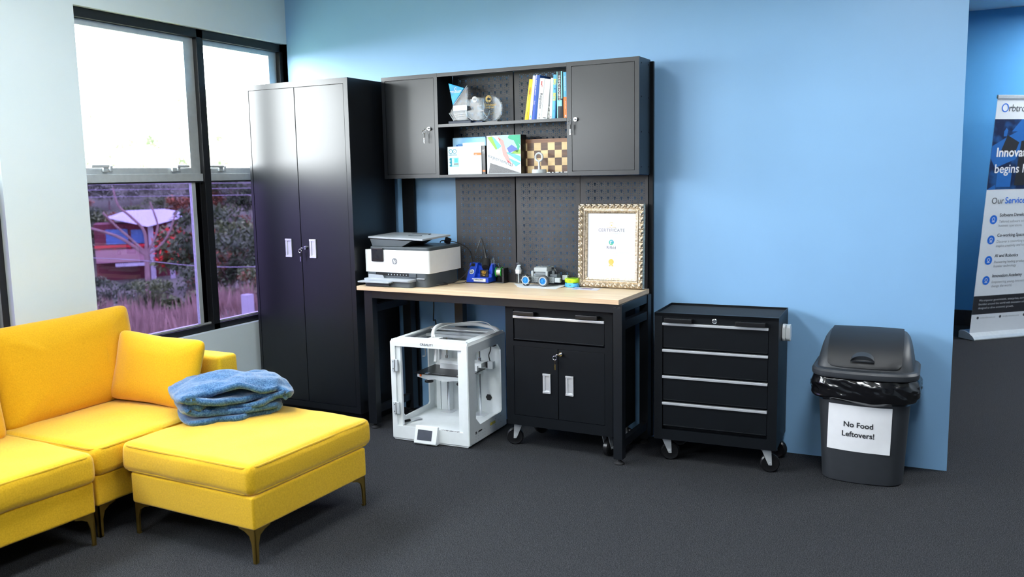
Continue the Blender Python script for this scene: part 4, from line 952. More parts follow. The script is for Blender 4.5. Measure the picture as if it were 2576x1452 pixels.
solo('printer_cable', 'thin black cable arching over the back of the inkjet printer', 'cable', b, M['black_plastic'], (-.16, -.085, .862), 'B')
b = N(); tube(b, [(-.445, -.07, .80), (-.44, -.07, .70), (-.446, -.07, .60), (-.43, -.068, .58), (-.43, -.062, .30), (-.42, -.062, .02)], .004, 7)
solo('hanging_cable', 'black power cable hanging behind the workbench above the 3D printer', 'cable', b, M['black_plastic'], (-.44, -.065, .01), 'B')

# ------------------------------------------------------------------ soldering station, iron, solder
M['st_blue'] = mat('blue_station_plastic', (.008, .06, .56), .35, var=.05)
M['gold_wool'] = mat('brass_wool', (.75, .48, .10), .3, .8, vscale=300)
t = thing('soldering_station', 'blue soldering station with knob and brass wool on the workbench', 'soldering station', (-.06, -.12, ZB_), 'B')
X0, X1 = -.131, .011
b = N(); prism(b, [(X0-.002, -.184), (X1+.002, -.168), (X1+.002, -.07), (X0-.002, -.07)], 'z', ZB_, .866); finish('station_foot', b, M['black_rubber'], t)
b = N()
prism(b, [(-.182, .866), (-.182, .884), (-.132, .9765), (-.105, .9765), (-.085, .962), (-.075, .95), (-.075, .866)], 'x', X0, X0+.050, 0, .002)
prism(b, [(X0+.05, -.178), (X1, -.170), (X1, -.075), (X0+.05, -.075)], 'z', .866, .894, 0, .002)
prism(b, [(X0+.05, -.135), (X1, -.130), (X1, -.075), (X0+.05, -.075)], 'z', .894, .914, 0, .0)
c = [(X0+.05, .914), (X1, .914), (X1, .968), (X1-.006, .974)]+[(-.033+.026*math.cos(a), .957+.030*math.sin(a)-.004) for a in [-i*pi/10 for i in range(11)]]+[(X0+.05, .962)]
prism(b, c, 'y', -.118, -.076, 0, 0)
finish('station_body', b, M['st_blue'], t)
b = N(); Mk = Matrix.Translation((X0+.026, -.1605, .926)) @ rotx(-.495); v = lathe(b, [(.0155, 0), (.0155, -.001)], (0, 0, 0), (0, 1, 0), 24, 1); v += lathe(b, [(.0105, 0), (.0105, -.010), (.0085, -.012)], (0, -.001, 0), (0, 1, 0), 20, 0); v += box(b, -.0012, .0012, -.0145, -.0125, .002, .009, 1); xf(b, v, Mk); finish('knob', b, [M['silver_pl'], M['print_white']], t)
b = N(); v = box(b, -.013, .013, -.002, .001, -.010, .010, 0, .001); xf(b, v, Matrix.Translation((X0+.024, -.1385, .9645)) @ rotx(-.495)); finish('display', b, M['black_plastic'], t)
b = N(); box(b, -.092, -.004, -.1795, -.174, .8715, .8895); text_into(b, 'Soldering Station', .0085, FM(-.047, -.1802, .8835), 1, .0002, .0002); text_into(b, '- - - - - - - - - - -', .006, FM(-.047, -.1802, .8755), 1, .0002); xf(b, b.verts[:], rotz(.055), (-.05, -.176, .88)); finish('name_plate', b, [M['print_white'], M['ink']], t, 0)
b = N(); box(b, -.062, -.008, -.1375, -.130, .896, .936, 0, .001); w_ = finish('wool_holder', b, M['black_plastic'], t)
b = N(); rnd = random.Random(5)
for _ in range(26):
    a = rnd.uniform(0, 6.28); c = Vector((-.034+rnd.uniform(-.010, .010), -.1405, .917+rnd.uniform(-.009, .009))); tube(b, [c+Vector((.006*math.cos(a+k), rnd.uniform(-.004, .002), .006*math.sin(a+k*1.3))) for k in range(4)], .0011, 5, k=3)
finish('brass_wool', b, M['gold_wool'], w_)
for i in range(4):
    b = N(); x = -.016+.0085*i; cyl(b, (x, -.084-.004*(i % 2), .945), (x, -.084-.004*(i % 2), .985+.005*(i % 3)), .0028, n=8); cyl(b, (x, -.084-.004*(i % 2), .985+.005*(i % 3)), (x, -.084-.004*(i % 2), .996+.005*(i % 3)), .0028, .0008, n=8); finish('spare_tip', b, M['chrome'], t)
b = N(); cyl(b, (-.033, -.125, .952), (-.048, -.088, .986), .020, .026, 20); cyl(b, (-.048, -.088, .986), (-.0495, -.085, .990), .022, .021, 20); finish('iron_holder', b, M['black_rubber'], t)
t = thing('soldering_iron', 'black soldering iron standing in the holder of the blue station', 'soldering iron', (-.046, -.09, .99), 'B')
b = N(); tube(b, [(-.0475, -.0895, .9905), (-.052, -.088, 1.01), (-.058, -.086, 1.04), (-.066, -.084, 1.075), (-.0735, -.082, 1.105)], [.0125, .0115, .0095, .0085, .0075, .006, .0045], 12, k=2); finish('handle', b, M['black_plastic'], t)
b = N(); tube(b, [(-.0735, -.082, 1.105), (-.0775, -.083, 1.116), (-.084, -.087, 1.108), (-.094, -.10, 1.07), (-.102, -.125, 1.02), (-.107, -.16, .97), (-.120, -.195, .925), (-.150, -.225, .887), (-.185, -.25, .868), (-.225, -.285, .8645), (-.262, -.325, .8645), (-.250, -.350, .8645), (-.205, -.345, .8645), (-.178, -.318, .867), (-.205, -.290, .869), (-.255, -.310, .870), (-.272, -.345, .868), (-.225, -.365, .867), (-.180, -.335, .871), (-.165, -.285, .870), (-.15, -.235, .8645), (-.138, -.20, .8645), (-.136, -.178, .868)], .0026, 7)
finish('cord', b, M['black_plastic'], t)
# solder reel
M['green_pl'] = mat('green_plastic', (.01, .36, .03), .4, var=.05)
M['solder'] = mat('solder_wire', (.70, .70, .66), .3, .8, stretch=(300, 1, 1), vscale=3)
t = thing('solder_stand', 'black solder reel stand beside the blue soldering station', 'stand', (.055, -.095, ZB_), 'B')
b = N(); box(b, .020, .092, -.128, -.066, ZB_, .866, bev=.002); box(b, .076, .092, -.125, -.068, .866, .948, bev=.003); finish('stand_body', b, M['black_plastic'], t)
b = N(); cyl(b, (.090, -.098, .924), (.022, -.106, .924), .0055, n=12); finish('axle', b, M['black_plastic'], t)
t = thing('solder_reel', 'green reel of solder wire on the black stand', 'reel', (.05, -.10, .90), 'B')
ax = Vector((-1, -.12, 0)).normalized(); c0 = Vector((.050, -.1027, .924))
for k in (-.0165, .0165):
    b = N(); lathe(b, [(.0065, k-.002), (.029, k-.002), (.030, k), (.029, k+.002), (.0065, k+.002)], c0, ax, 32); finish('flange', b, M['green_pl'], t)
b = N(); lathe(b, [(.007, -.0145), (.023, -.0145), (.023, .0145), (.007, .0145)], c0, ax, 32); finish('wire_winding', b, M['solder'], t)
b = N(); tube(b, [c0+Vector((0, 0, .023)), c0+Vector((-.010, .006, .040)), c0+Vector((-.035, .02, .048)), c0+Vector((-.055, .03, .046))], .0009, 5); finish('loose_wire', b, M['solder'], t)

# ------------------------------------------------------------------ foam bottle, papers, robot, pucks, card
M['bottle'] = thin_glass('clear_bottle_plastic', (.84, .88, .91), .08, .10)
t = thing('pump_bottle', 'small clear foam pump bottle with white pump by the pegboard seam', 'bottle', (.166, -.083, ZB_), 'B')
c = (.166, -.083, ZB_)
b = N(); lathe(b, [(.0, 0), (.0185, 0), (.0195, .003), (.0195, .050), (.018, .056), (.0165, .058)], c, n=24); finish('bottle_body', b, M['bottle'], t)
b = N(); lathe(b, [(.017, .057), (.017, .066), (.0185, .068), (.0185, .080), (.0165, .084), (.012, .094), (.009, .098), (.009, .104), (.0, .104)], c, n=24); v = box(b, c[0]-.005, c[0]+.017, c[1]-.005, c[1]+.005, c[2]+.100, c[2]+.108, bev=.003); cyl(b, (c[0], c[1], c[2]+.003), (c[0], c[1], c[2]+.057), .003); finish('pump_head', b, M['print_white'], t)
b = N(); lathe(b, [(.0192, .080), (.0192, .112), (.017, .121), (.008, .125), (.0, .1255)], c, n=24); finish('clear_cap', b, M['bottle'], t)
def sheet(name, lab, pts, z, th, m, group=None, curl=0):
    b = N(); prism(b, [(x, y) for x, y in pts], 'z', z, z+th)
    return solo(name, lab, 'paper', b, m, (pts[0][0], pts[0][1], z), 'B', group=group, sm=0)
sheet('paper_sheet', 'lower white paper sheet under the toy robot on the workbench', [(.150, -.115), (.262, -.262), (.492, -.262), (.455, -.10)], ZB_, .0006, M['paper'], 'papers under the robot')
b = N(); g = []
q = [Vector((.185, -.135, 0)), Vector((.245, -.255, 0)), Vector((.470, -.238, 0)), Vector((.505, -.110, 0))]
for i in range(13):
    row = []
    for j in range(13):
        u, v = i/12, j/12; p = (q[0]*(1-u)+q[3]*u)*(1-v)+(q[1]*(1-u)+q[2]*u)*v
        row.append(b.verts.new((p.x, p.y, ZB_+.0014+.010*max(0, u-.7)/.3*max(0, .6-v)/.6)))
    g.append(row)
for i in range(12):
    for j in range(12): b.faces.new((g[i][j], g[i+1][j], g[i+1][j+1], g[i][j+1]))
solo('paper_sheet', 'upper white paper sheet with a curled corner under the toy robot', 'paper', b, M['paper'], (.3, -.2, ZB_), 'B', group='papers under the robot', sm=180)
# toy robot
M['rb_grey'] = mat('robot_grey_plastic', (.22, .25, .26), .45, var=.04); M['rb_light'] = mat('robot_light_plastic', (.42, .46, .47), .4, var=.03); M['rb_dark'] = mat('robot_dark_plastic', (.13, .15, .165), .45, var=.06)
M['tyre'] = mat('grey_tyre_rubber', (.075, .078, .082), .7, var=.08); M['hub'] = mat('blue_hub', (.01, .24, .62), .35, var=.08)
zr = ZB_+.002
t = thing('toy_robot', 'small grey wheeled toy robot standing on the papers', 'robot', (.34, -.16, zr), 'B')
b = N()
for y in (-.172, -.095):
    box(b, .262, .440, y-.004, y+.004, zr+.020, zr+.052, bev=.0012)
for x in (.27, .34, .425): box(b, x-.006, x+.006, -.168, -.099, zr+.030, zr+.042)
box(b, .30, .44, -.168, -.100, zr+.040, zr+.048)
for r in range(2):
    for i in range(12): cyl(b, (.270+.014*i, -.1762, zr+.028+.016*r), (.270+.014*i, -.1772, zr+.028+.016*r), .0034, n=10, mi=1)
finish('chassis', b, [M['rb_grey'], M['rb_dark']], t)
b = N(); box(b, .309, .392, -.168, -.070, zr+.078, zr+.104, 0, .004); box(b, .316, .386, -.156, -.080, zr+.104, zr+.1075, 1, .001); br = finish('control_brick', b, [M['rb_light'], M['rb_grey']], t)
b = N(); [box(b, x, x+.014, y, y+.012, zr+.107, zr+.109, 0, .001) for x in (.325, .345, .365) for y in (-.145, -.115)]; finish('brick_button', b, M['rb_dark'], br)
b = N(); box(b, .316, .386, -.164, -.074, zr+.060, zr+.078, 0, .002); box(b, .322, .380, -.1655, -.164, zr+.064, zr+.073, 1); finish('battery_module', b, [M['rb_dark'], M['rb_grey']], t)
for x in (.300, .391):
    b = N(); box(b, x-.007, x+.007, -.172, -.160, zr+.048, zr+.085, 0, .003); box(b, x-.007, x+.007, -.09, -.078, zr+.048, zr+.085, 0, .003); finish('brick_bracket', b, M['rb_light'], t)
for (x, y0, y1, z0, z1) in ((.444, -.180, -.158, zr+.024, zr+.050), (.462, -.118, -.094, zr+.032, zr+.060)):
    b = N(); box(b, x, x+.034, y0, y1, z0, z1, 0, .004); box(b, x+.0335, x+.0345, y0+.005, y1-.005, z0+.005, z1-.005, 1); finish('connector', b, [M['rb_light'], M['rb_dark']], t)
b = N(); box(b, .40, .446, -.150, -.106, zr+.048, zr+.066, 0, .003); cyl(b, (.415, -.13, zr+.066), (.415, -.13, zr+.085), .010); finish('motor_unit', b, M['rb_dark'], t)
for k in range(3):
    b = N(); tube(b, [(.375+.012*k, -.10, zr+.09), (.402+.01*k, -.105-.012*k, zr+.100), (.424+.008*k, -.12-.01*k, zr+.080), (.420+.01*k, -.13, zr+.052)], .0032, 7); finish('cable', b, M['black_plastic'], t)
def hub(par, x, y, z, s):
    b = N(); lathe(b, [(.0, -.009), (.006, -.009), (.007, -.006), (.0165, -.006), (.0175, -.009), (.0185, -.009), (.0185, .009), (.0, .009)], (x, y, z), (0, 1, 0), 24)
    for k in range(5): a = k*2*pi/5; cyl(b, (x+.011*math.cos(a), y-.0062, z+.011*math.sin(a)), (x+.011*math.cos(a), y-.0085, z+.011*math.sin(a)), .003, n=8)
    finish('hub', b, M['hub'], par)
for y in (-.196, -.071):
    b = N(); lathe(b, [(.0185, -.010), (.026, -.011), (.0315, -.009), (.0325, -.004), (.0325, .004), (.0315, .009), (.026, .011), (.0185, .010)], (.383, y, zr+.0325), (0, 1, 0), 36, 0, False); lathe(b, [(.0186, -.0112), (.0245, -.0118), (.0245, -.010), (.0186, -.0105)], (.383, y, zr+.0325), (0, 1, 0), 36, 1, False)
    w_ = finish('rubber_wheel', b, [M['tyre'], M['rb_light']], t); hub(w_, .383, y, zr+.0325, 1)
    b = N(); c = Vector((.273, y, zr+.0335)); lathe(b, [(.0185, -.009), (.024, -.009), (.024, .009), (.0185, .009)], c, (0, 1, 0), 28, 1, False)
    for k in range(8):
        a = k*pi/4+.39; ca, sa = math.cos(a), math.sin(a); p = c+Vector((.0275*ca, 0, .0275*sa)); tn = Vector((-sa, 0, ca))
        tube(b, [p-tn*.0085, p-tn*.004, p+tn*.004, p+tn*.0085], [.0036, .0060, .0062, .0060, .0036], 10, 0, k=1)
        a2 = a+pi/8; cyl(b, c+Vector((.022*math.cos(a2), -.007, .022*math.sin(a2))), c+Vector((.030*math.cos(a2), -.007, .030*math.sin(a2))), .0016, n=6, mi=1)
    w_ = finish('omni_wheel', b, [M['black_rubber'], M['rb_light']], t, label='roller wheel with black rollers'); hub(w_, .273, y, zr+.0335, 1)
# stacked remote pucks
M['pk_blue'] = mat('sky_blue_plastic', (.10, .48, .86), .3, var=.03); M['pk_lime'] = mat('lime_plastic', (.48, .82, .01), .3, var=.03)
def puck(lab, z, m):
    c = (.5305, -.128); b = N(); prism(b, rrect(.079, .066, .022, 6, *c), 'z', z, z+.0235, 0, .007)
    o = solo('plastic_puck', lab, 'puck', b, m, (c[0], c[1], z), 'B', group='stacked plastic pucks')
    b = N(); prism(b, rrect(.050, .036, .012, 5, *c), 'z', z+.0232, z+.0242); prism(b, rrect(.012, .004, .0015, 3, c[0], z+.0115), 'y', c[1]-.0336, c[1]-.0325)
    p = finish('puck_recess', b, M['rb_dark'] if m is not M['pk_lime'] else mat('deep_lime', (.18, .36, .01), .4), o, org=(c[0], c[1], z)); return o
puck('sky blue rounded plastic puck at the bottom of the pair', ZB_, M['pk_blue']); puck('lime green rounded plastic puck on top of the blue one', ZB_+.0245, M['pk_lime'])
b = N(); pts = [(.566, -.232), (.560, -.150), (.712, -.142), (.722, -.236)]; prism(b, pts, 'z', ZB_, ZB_+.0008)
M['card'] = mat('pale_printed_card', (.70, .72, .82), .5, var=.05); M['card2'] = mat('purple_grey_print', (.12, .08, .16), .5, vscale=60, col2=(.35, .28, .42))
box(b, .610, .676, -.205, -.160, ZB_+.0007, ZB_+.0011, 1); box(b, .572, .60, -.225, -.16, ZB_+.0007, ZB_+.001, 2)
solo('printed_card', 'pale printed card lying flat in front of the gold frame', 'card', b, [M['card'], M['card2'], mat('blue_print', (.30, .42, .75), .5)], (.64, -.19, ZB_), 'B', sm=0)

# ------------------------------------------------------------------ framed certificate
M['gilt'] = mat('champagne_gilt', (.40, .31, .20), .32, .85, var=.25, vscale=90, col2=(.80, .70, .56))
fx0, fx1, fz0, fz1 = .557, .9455, ZB_, 1.325; fy = -.100; tilt = -.045
t = thing('certificate_frame', 'ornate gold framed certificate leaning on the pegboard', 'picture frame', ((fx0+fx1)/2, fy, fz0), 'B', rx=tilt)
W_ = .054
def prof(s):   # s across the moulding from outer edge 0 to inner edge 1
    if s < .06: return .010+.012*s/.06
    if s < .52: return .022+.006*math.sin(pi*(s-.06)/.46)
    if s < .60: return .016
    if s < .78: return .016+.004*math.sin(pi*(s-.60)/.18)
    if s < .84: return .012
    return .012-.004*(s-.84)/.16
def orn(s, l):
    h = 0
    if .08 < s < .52:
        u = (s-.08)/.44; k = l/.0345; ph = 2*pi*(k+.30*math.sin(2*pi*u*.5)); env = math.sin(pi*u)
        h += .0068*env*(math.sin(ph+2.2*u)*.7+.5*math.sin(2*ph-3*u))
    if .84 < s: h += .0016*math.sin(2*pi*l/.0075+5*s)
    return h
def moulding(p0, p1, inward):
    """one mitred side: p0..p1 outer corners (x,z), inward unit vector"""
    L = math.hypot(p1[0]-p0[0], p1[1]-p0[1]); d = ((p1[0]-p0[0])/L, (p1[1]-p0[1])/L); nl = int(L/.0022); ns = 26; b = N(); rows = []
    for i in range(nl+1):
        row = []
        for j in range(ns+1):
            s = j/ns; l0 = W_*s; l = l0+(L-2*l0)*i/nl
            h = prof(s)+orn(s, l)
            row.append(b.verts.new((p0[0]+d[0]*l+inward[0]*W_*s, fy-h, p0[1]+d[1]*l+inward[1]*W_*s)))
        o1 = b.verts.new((row[0].co.x, fy, row[0].co.z)); i1 = b.verts.new((row[-1].co.x, fy, row[-1].co.z)); rows.append([o1]+row+[i1])
    for a, c in zip(rows, rows[1:]):
        for j in range(len(a)-1): b.faces.new((a[j], a[j+1], c[j+1], c[j]))
    return b
for p0, p1, iw in (((fx0, fz0), (fx1, fz0), (0, 1)), ((fx1, fz0), (fx1, fz1), (-1, 0)), ((fx1, fz1), (fx0, fz1), (0, -1)), ((fx0, fz1), (fx0, fz0), (1, 0))):
    finish('moulding', moulding(p0, p1, iw), M['gilt'], t, 60)
b = N(); box(b, fx0+.01, fx1-.01, fy, fy+.006, fz0+.01, fz1-.01); finish('backing', b, M['black_trim'], t)
cx = (fx0+fx1)/2; ix, iz = (fx1-fx0)/2-W_+.002, (fz1-fz0)/2-W_+.002; cz = (fz0+fz1)/2
M['gold_ink'] = mat('gold_ink', (.78, .52, .08), .4, .3); M['faint_ink'] = mat('faint_grey_ink', (.66, .68, .71), .6); M['navy_ink'] = mat('navy_ink', (.05, .075, .13), .6); M['teal_logo'] = mat('teal_green_logo', (.02, .42, .52), .5, col2=(.14, .60, .16), vscale=25, contrast=(.4, .6))
b = N(); yp = fy-.004; box(b, cx-ix, cx+ix, yp, fy-.0005, cz-iz, cz+iz)
def disc(b, x, z, r, y, mi, n=28, r0=0, a0=0, a1=2*pi):
    if r0:
        k = max(3, int(n*(a1-a0)/(2*pi))); pts = [(x+r*math.cos(a0+(a1-a0)*i/k), z+r*math.sin(a0+(a1-a0)*i/k)) for i in range(k+1)]+[(x+r0*math.cos(a1-(a1-a0)*i/k), z+r0*math.sin(a1-(a1-a0)*i/k)) for i in range(k+1)]
        for i in range(k):
            q = [pts[i], pts[i+1], pts[2*k-i], pts[2*k+1-i]]; addfaces(b, [(p[0], y, p[1]) for p in q], [(0, 1, 2, 3)], mi)
    else: addfaces(b, [(x+r*math.cos(2*pi*i/n), y, z+r*math.sin(2*pi*i/n)) for i in range(n)], [tuple(range(n))], mi)
y1 = yp-.0006
disc(b, cx, 1.213, .0105, y1, 1, r0=.0085, a0=.2, a1=pi-.2); disc(b, cx, 1.206, .0035, y1, 1)
text_into(b, 'GLOBAL PITCH', .0065, FM(cx, y1, 1.194), 1, .0001, 0, 'CENTER', 0, 1.2)
text_into(b, 'CERTIFICATE', .0235, FM(cx, y1, 1.178), 3, .0001, -.0002, 'CENTER', 0, 1.15)
text_into(b, 'OF ACHIEVEMENT', .0125, FM(cx, y1, 1.160), 2, .0001, -.0001, 'CENTER', 0, 1.15)
disc(b, cx, 1.112, .0145, y1, 4); box(b, cx-.0065, cx-.0025, y1-.0006, y1-.0003, 1.103, 1.121, 5); box(b, cx-.0065, cx+.006, y1-.0006, y1-.0003, 1.117, 1.121, 5)
text_into(b, 'Rifbid', .0215, FM(cx, y1, 1.083), 3, .0001, 0, 'CENTER', 0, 1.1)
for z, w in ((1.137, .10), (1.060, .20), (1.053, .205), (1.042, .10)): box(b, cx-w/2, cx+w/2, y1-.0002, y1+.0002, z-.0008, z+.0008, 2)
for x in (-.075, .075):
    for z in (1.016, .996): box(b, cx+x-.022, cx+x+.022, y1-.0002, y1+.0002, z-.0006, z+.0006, 2)
disc(b, cx, 1.005, .0155, y1, 1); [addfaces(b, [(cx+s*.004, y1+.0002, .995), (cx+s*.016, y1+.0002, .979), (cx+s*.009, y1+.0002, .982), (cx+s*.006, y1+.0002, .977), (cx, y1+.0002, .99)], [(0, 1, 2, 3, 4)], 1) for s in (-1, 1)]
finish('certificate', b, [M['paper'], M['gold_ink'], M['faint_ink'], M['navy_ink'], M['teal_logo'], M['paper']], t, 0)
b = N(); box(b, cx-ix, cx+ix, fy-.0075, fy-.0065, cz-iz, cz+iz); finish('glass_pane', b, thin_glass('picture_glass', (.99, .99, .99), .03), t, 0)
# ------------------------------------------------------------------ things on the open shelves (frame B)
ZU, ZL = 1.7892, 1.4977
def col(n, c, r=.45, **k): return mat(n, c, r, var=.03, **k)
def ink_m(c): return col('ink_%02x%02x%02x' % tuple(int(255*v) for v in c), c, .6)
WHT = ink_m((.8, .8, .8)); BLK = M['ink']
def book(lab, x, w, h, lean, cover, txt=(), d=.135, bands=(), y0=-.212):
    """book standing on the upper shelf: cover, page block, spine lettering and bands; leans to the right by lean"""
    t = thing('book', lab, 'book', (x, -.15, ZU), 'B', group='books on the upper shelf'); R = rotz(0) @ roty(lean); pv = (x, 0, ZU)
    lift = 0
    b = N(); v = box(b, x, x+.0016, y0, y0+d, ZU, ZU+h); v += box(b, x+w-.0016, x+w, y0, y0+d, ZU, ZU+h); v += box(b, x+.0012, x+w-.0012, y0, y0+.0016, ZU, ZU+h, 0, .0006)
    ms = [cover]
    for z0, z1, xa, xb, m in bands:
        ms.append(m); v += box(b, x+w*xa, x+w*xb, y0-.0003, y0+.0004, ZU+h*z0, ZU+h*z1, len(ms)-1)
    xf(b, v, R, pv); finish('cover', b, ms, t, 30)
    b = N(); v = box(b, x+.0017, x+w-.0017, y0+.002, y0+d-.004, ZU+.003, ZU+h-.003); xf(b, v, R, pv); finish('pages', b, M['paper'], t)
    for s, sz, u, f, m, bold in txt:
        b = N(); text_into(b, s, sz, FM(x+w*u, y0-.0007, ZU+h*f, -pi/2), 0, .0001, bold)
        xf(b, b.verts[:], R, pv); finish('printed_text', b, m, t, 0)
YB = col('yellow_book', (.92, .62, .01)); BB = col('blue_book', (.01, .09, .42)); WB = col('white_book', (.74, .78, .80)); LB = col('sky_blue_book', (.10, .47, .80)); DB = col('dark_book', (.022, .024, .03)); TB = col('teal_book', (.22, .60, .62)); OB = col('orange_book', (.90, .20, .02))
RED = ink_m((.6, .05, .04)); YEL = ink_m((.86, .80, .06)); PNK = ink_m((.72, .45, .55)); DBL = col('royal_blue_print', (.01, .08, .62)); NVY = ink_m((.01, .02, .09))
GRY = ink_m((.42, .44, .46)); BRN = ink_m((.35, .16, .02))
book('yellow book leaning at the left end of the row', .2885, .0232, .2225, .152, YB, [('NIMBLE', .011, .5, .72, RED, .0002), ('focused and agile', .0075, .4, .60, BRN, 0), ('PEARSON', .007, .5, .14, BRN, 0)])
book('slim white book leaning beside the yellow one', .3152, .0165, .2395, .122, WB, [('ideas', .009, .5, .84, PNK, 0)], bands=[(.05, .10, .3, .7, LB)])
book('dark blue book leaning third from left in the row', .3352, .0268, .2405, .108, BB, [('SMALL MONEY BIG IMPACT', .0092, .22, .78, WHT, .0002), ('Fergus', .008, .22, .38, WHT, 0)], bands=[(0, 1, 0, .42, DBL)])
book('white book with large black vertical title in the row', .3635, .0268, .2225, .110, WB, [('Reignition', .021, .55, .45, BLK, .0001), ('VIEN', .008, .5, .12, BLK, 0)], bands=[(.83, .93, .35, .55, RED), (.79, .84, .55, .65, RED), (.03, .055, .4, .6, BLK)])
book('thick white book with faint red title in the row', .3920, .0338, .2165, .113, WB, [('Brilliant', .014, .45, .80, ink_m((.62, .66, .55)), 0), ('Offers', .017, .45, .60, ink_m((.72, .50, .52)), 0)], bands=[(.03, .05, .25, .75, BLK)])
b = N(); v = box(b, .4272, .4330, -.208, -.09, ZU, ZU+.072); xf(b, v, roty(.112), (.4272, 0, ZU))
solo('booklet', 'small patterned booklet squeezed between two white books', 'booklet', b, mat('patterned_cover', (.05, .05, .045), .5, vscale=160, col2=(.75, .75, .70), contrast=(.48, .52)), (.43, -.15, ZU), 'B')
book('narrow white book with pink print beside the sky blue one', .4398, .0150, .2180, .058, WB, [('GREAT LEADERS', .0095, .55, .52, PNK, 0)], bands=[(.04, .06, .4, .7, NVY)])
book('sky blue book with large yellow title in the row', .4570, .0185, .2335, .046, LB, [('BIG', .020, .5, .84, YEL, .0006), ('BETS', .020, .5, .50, YEL, .0006), ('&', .011, .6, .68, NVY, .0002), ('BIG', .008, .5, .17, DBL, 0)], bands=[(.0, 1, .88, 1, BB)])
book('tall dark book about poverty with teal edges in the row', .4868, .0330, .2480, 0, DB, [('THE END of POVERTY', .0135, .45, .66, WHT, .0003), ('economic possibilities for our time', .0048, .2, .62, WHT, 0), ('SACHS', .0075, .48, .31, WHT, 0)], bands=[(0, 1, 0, .14, TB), (.42, 1, .78, 1, TB), (.26, .39, .14, .9, TB)])
book('sky blue and orange book at the right end of the row', .5255, .0195, .2430, 0, LB, [('RENAISSANCE NOW', .0085, .5, .75, WHT, .0001), ('the first chapter', .0065, .6, .28, WHT, 0)], bands=[(0, .46, 0, 1, OB), (.03, .07, .4, .8, WHT)])

# awards
M['award'] = thin_glass('clear_award_glass', (.90, .93, .95), .014, .05)
M['award_edge'] = mat('glass_glint_and_etching', (.50, .58, .64), .3, .2, var=.2, vscale=60)  # pale colour for painted glints on the glass and for etched lines
M['award_blue'] = mat('blue_award_print', (.005, .20, .62), .2, col2=(.03, .46, .86), vscale=14, spec=.15)
SIL = ink_m((.86, .88, .90)); GLD = ink_m((.72, .48, .12))
def slab(b, poly, y0, y1, bev=.003): return prism(b, poly, 'y', y0, y1, 0, bev)
t = thing('star_award', 'angular glass award with a blue corner on the upper shelf', 'award', (-.15, -.17, ZU), 'B', group='glass awards')
b = N(); slab(b, [(-.109, 1.9896), (-.0881, 2.0033), (-.0926, 1.8058), (-.1845, 1.8058), (-.2145, 1.853), (-.1969, 1.869), (-.187, 1.894)], -.190, -.172); finish('glass_body', b, M['award'], t, 0)
b = N(); slab(b, [(-.2142, 2.0222), (-.110, 1.9896), (-.188, 1.894)], -.191, -.171, .002); finish('blue_wing', b, M['award_blue'], t, 0)
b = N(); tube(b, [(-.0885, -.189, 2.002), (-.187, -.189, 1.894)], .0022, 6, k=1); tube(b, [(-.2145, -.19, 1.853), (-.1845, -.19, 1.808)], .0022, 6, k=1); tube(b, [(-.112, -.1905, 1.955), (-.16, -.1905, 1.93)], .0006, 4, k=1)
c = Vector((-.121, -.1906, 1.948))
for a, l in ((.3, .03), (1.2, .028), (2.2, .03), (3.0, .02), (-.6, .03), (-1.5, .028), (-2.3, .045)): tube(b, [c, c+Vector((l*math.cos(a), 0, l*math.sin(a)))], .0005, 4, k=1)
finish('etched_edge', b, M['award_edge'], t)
b = N(); box(b, -.186, -.0935, -.1912, -.1906, 1.864, 1.893); finish('painted_reflection', b, M['award_edge'], t)  # opaque pale strip painting the window's reflection on the glass
b = N(); prism(b, rrect(.155, .05, .004, 2, -.137, -.178), 'z', ZU, 1.8055, 0, .002); finish('glass_base', b, mat('dark_glass_base', (.01, .02, .045), .3, spec=.2), t)
def etch(par, s, sz, x, y, z, m, bold=.0002):
    b = N(); text_into(b, s, sz, FM(x, y, z), 0, .0001, bold); finish('printed_text', b, m, par, 0)
for s, sz, x, z in (('SLEF 63rd Annual', .0115, -.138, 1.8455), ('General Meeting', .0115, -.138, 1.8345), ('October 10th, 2024', .0085, -.136, 1.820), ('With Our', .0075, -.138, 1.911), ('Sincere Thanks', .0075, -.142, 1.902), ('PLANET EARTHWIDE', .0082, -.166, 1.974), ('GLOBAL TRANSFORMATION', .0045, -.166, 1.9675)): etch(t, s, sz, x, -.1917, z, SIL)
b = N(); disc(b, -.166, 1.987, .008, -.1917, 0, r0=.0058, a0=.6, a1=5.6); finish('emblem', b, SIL, t, 0)
t = thing('octagon_award', 'clear octagonal glass award with silver lettering', 'award', (-.04, -.15, ZU), 'B', group='glass awards')
b = N(); slab(b, [(-.0973, 1.9234), (-.061, 1.9397), (-.0002, 1.9372), (.032, 1.9162), (.046, 1.875), (.034, 1.83), (-.0115, 1.8004), (-.0623, 1.8004), (-.0976, 1.8236), (-.1147, 1.8549), (-.1202, 1.8899)], -.170, -.152, .005); finish('glass_body', b, M['award'], t, 0)
b = N(); P_ = [(-.061, 1.8012), (-.0966, 1.8242), (-.1137, 1.8549), (-.1192, 1.8899), (-.0967, 1.9228)]; tube(b, [(x, -.170, z) for x, z in P_], .0014, 5, k=1); tube(b, [(.005, -.169, 1.905), (.010, -.169, 1.875), (.004, -.169, 1.85), (.025, -.169, 1.82)], .0022, 5, k=3); finish('painted_glint', b, M['award_edge'], t)  # pale tubes paint the glints along and across the octagon
b = N(); box(b, -.068, .0, -.178, -.145, ZU, 1.8003, bev=.002); finish('glass_base', b, mat('blue_glass_base', (.015, .03, .08), .3, spec=.2), t)
for s, sz, x, z in (('Orbtronics', .0135, -.050, 1.897), ('Junior Academy', .0112, -.048, 1.886), ('2023', .0085, -.044, 1.876), ('Best Robotics Student', .0115, -.046, 1.858)): etch(t, s, sz, x, -.1715, z, SIL, .0001)
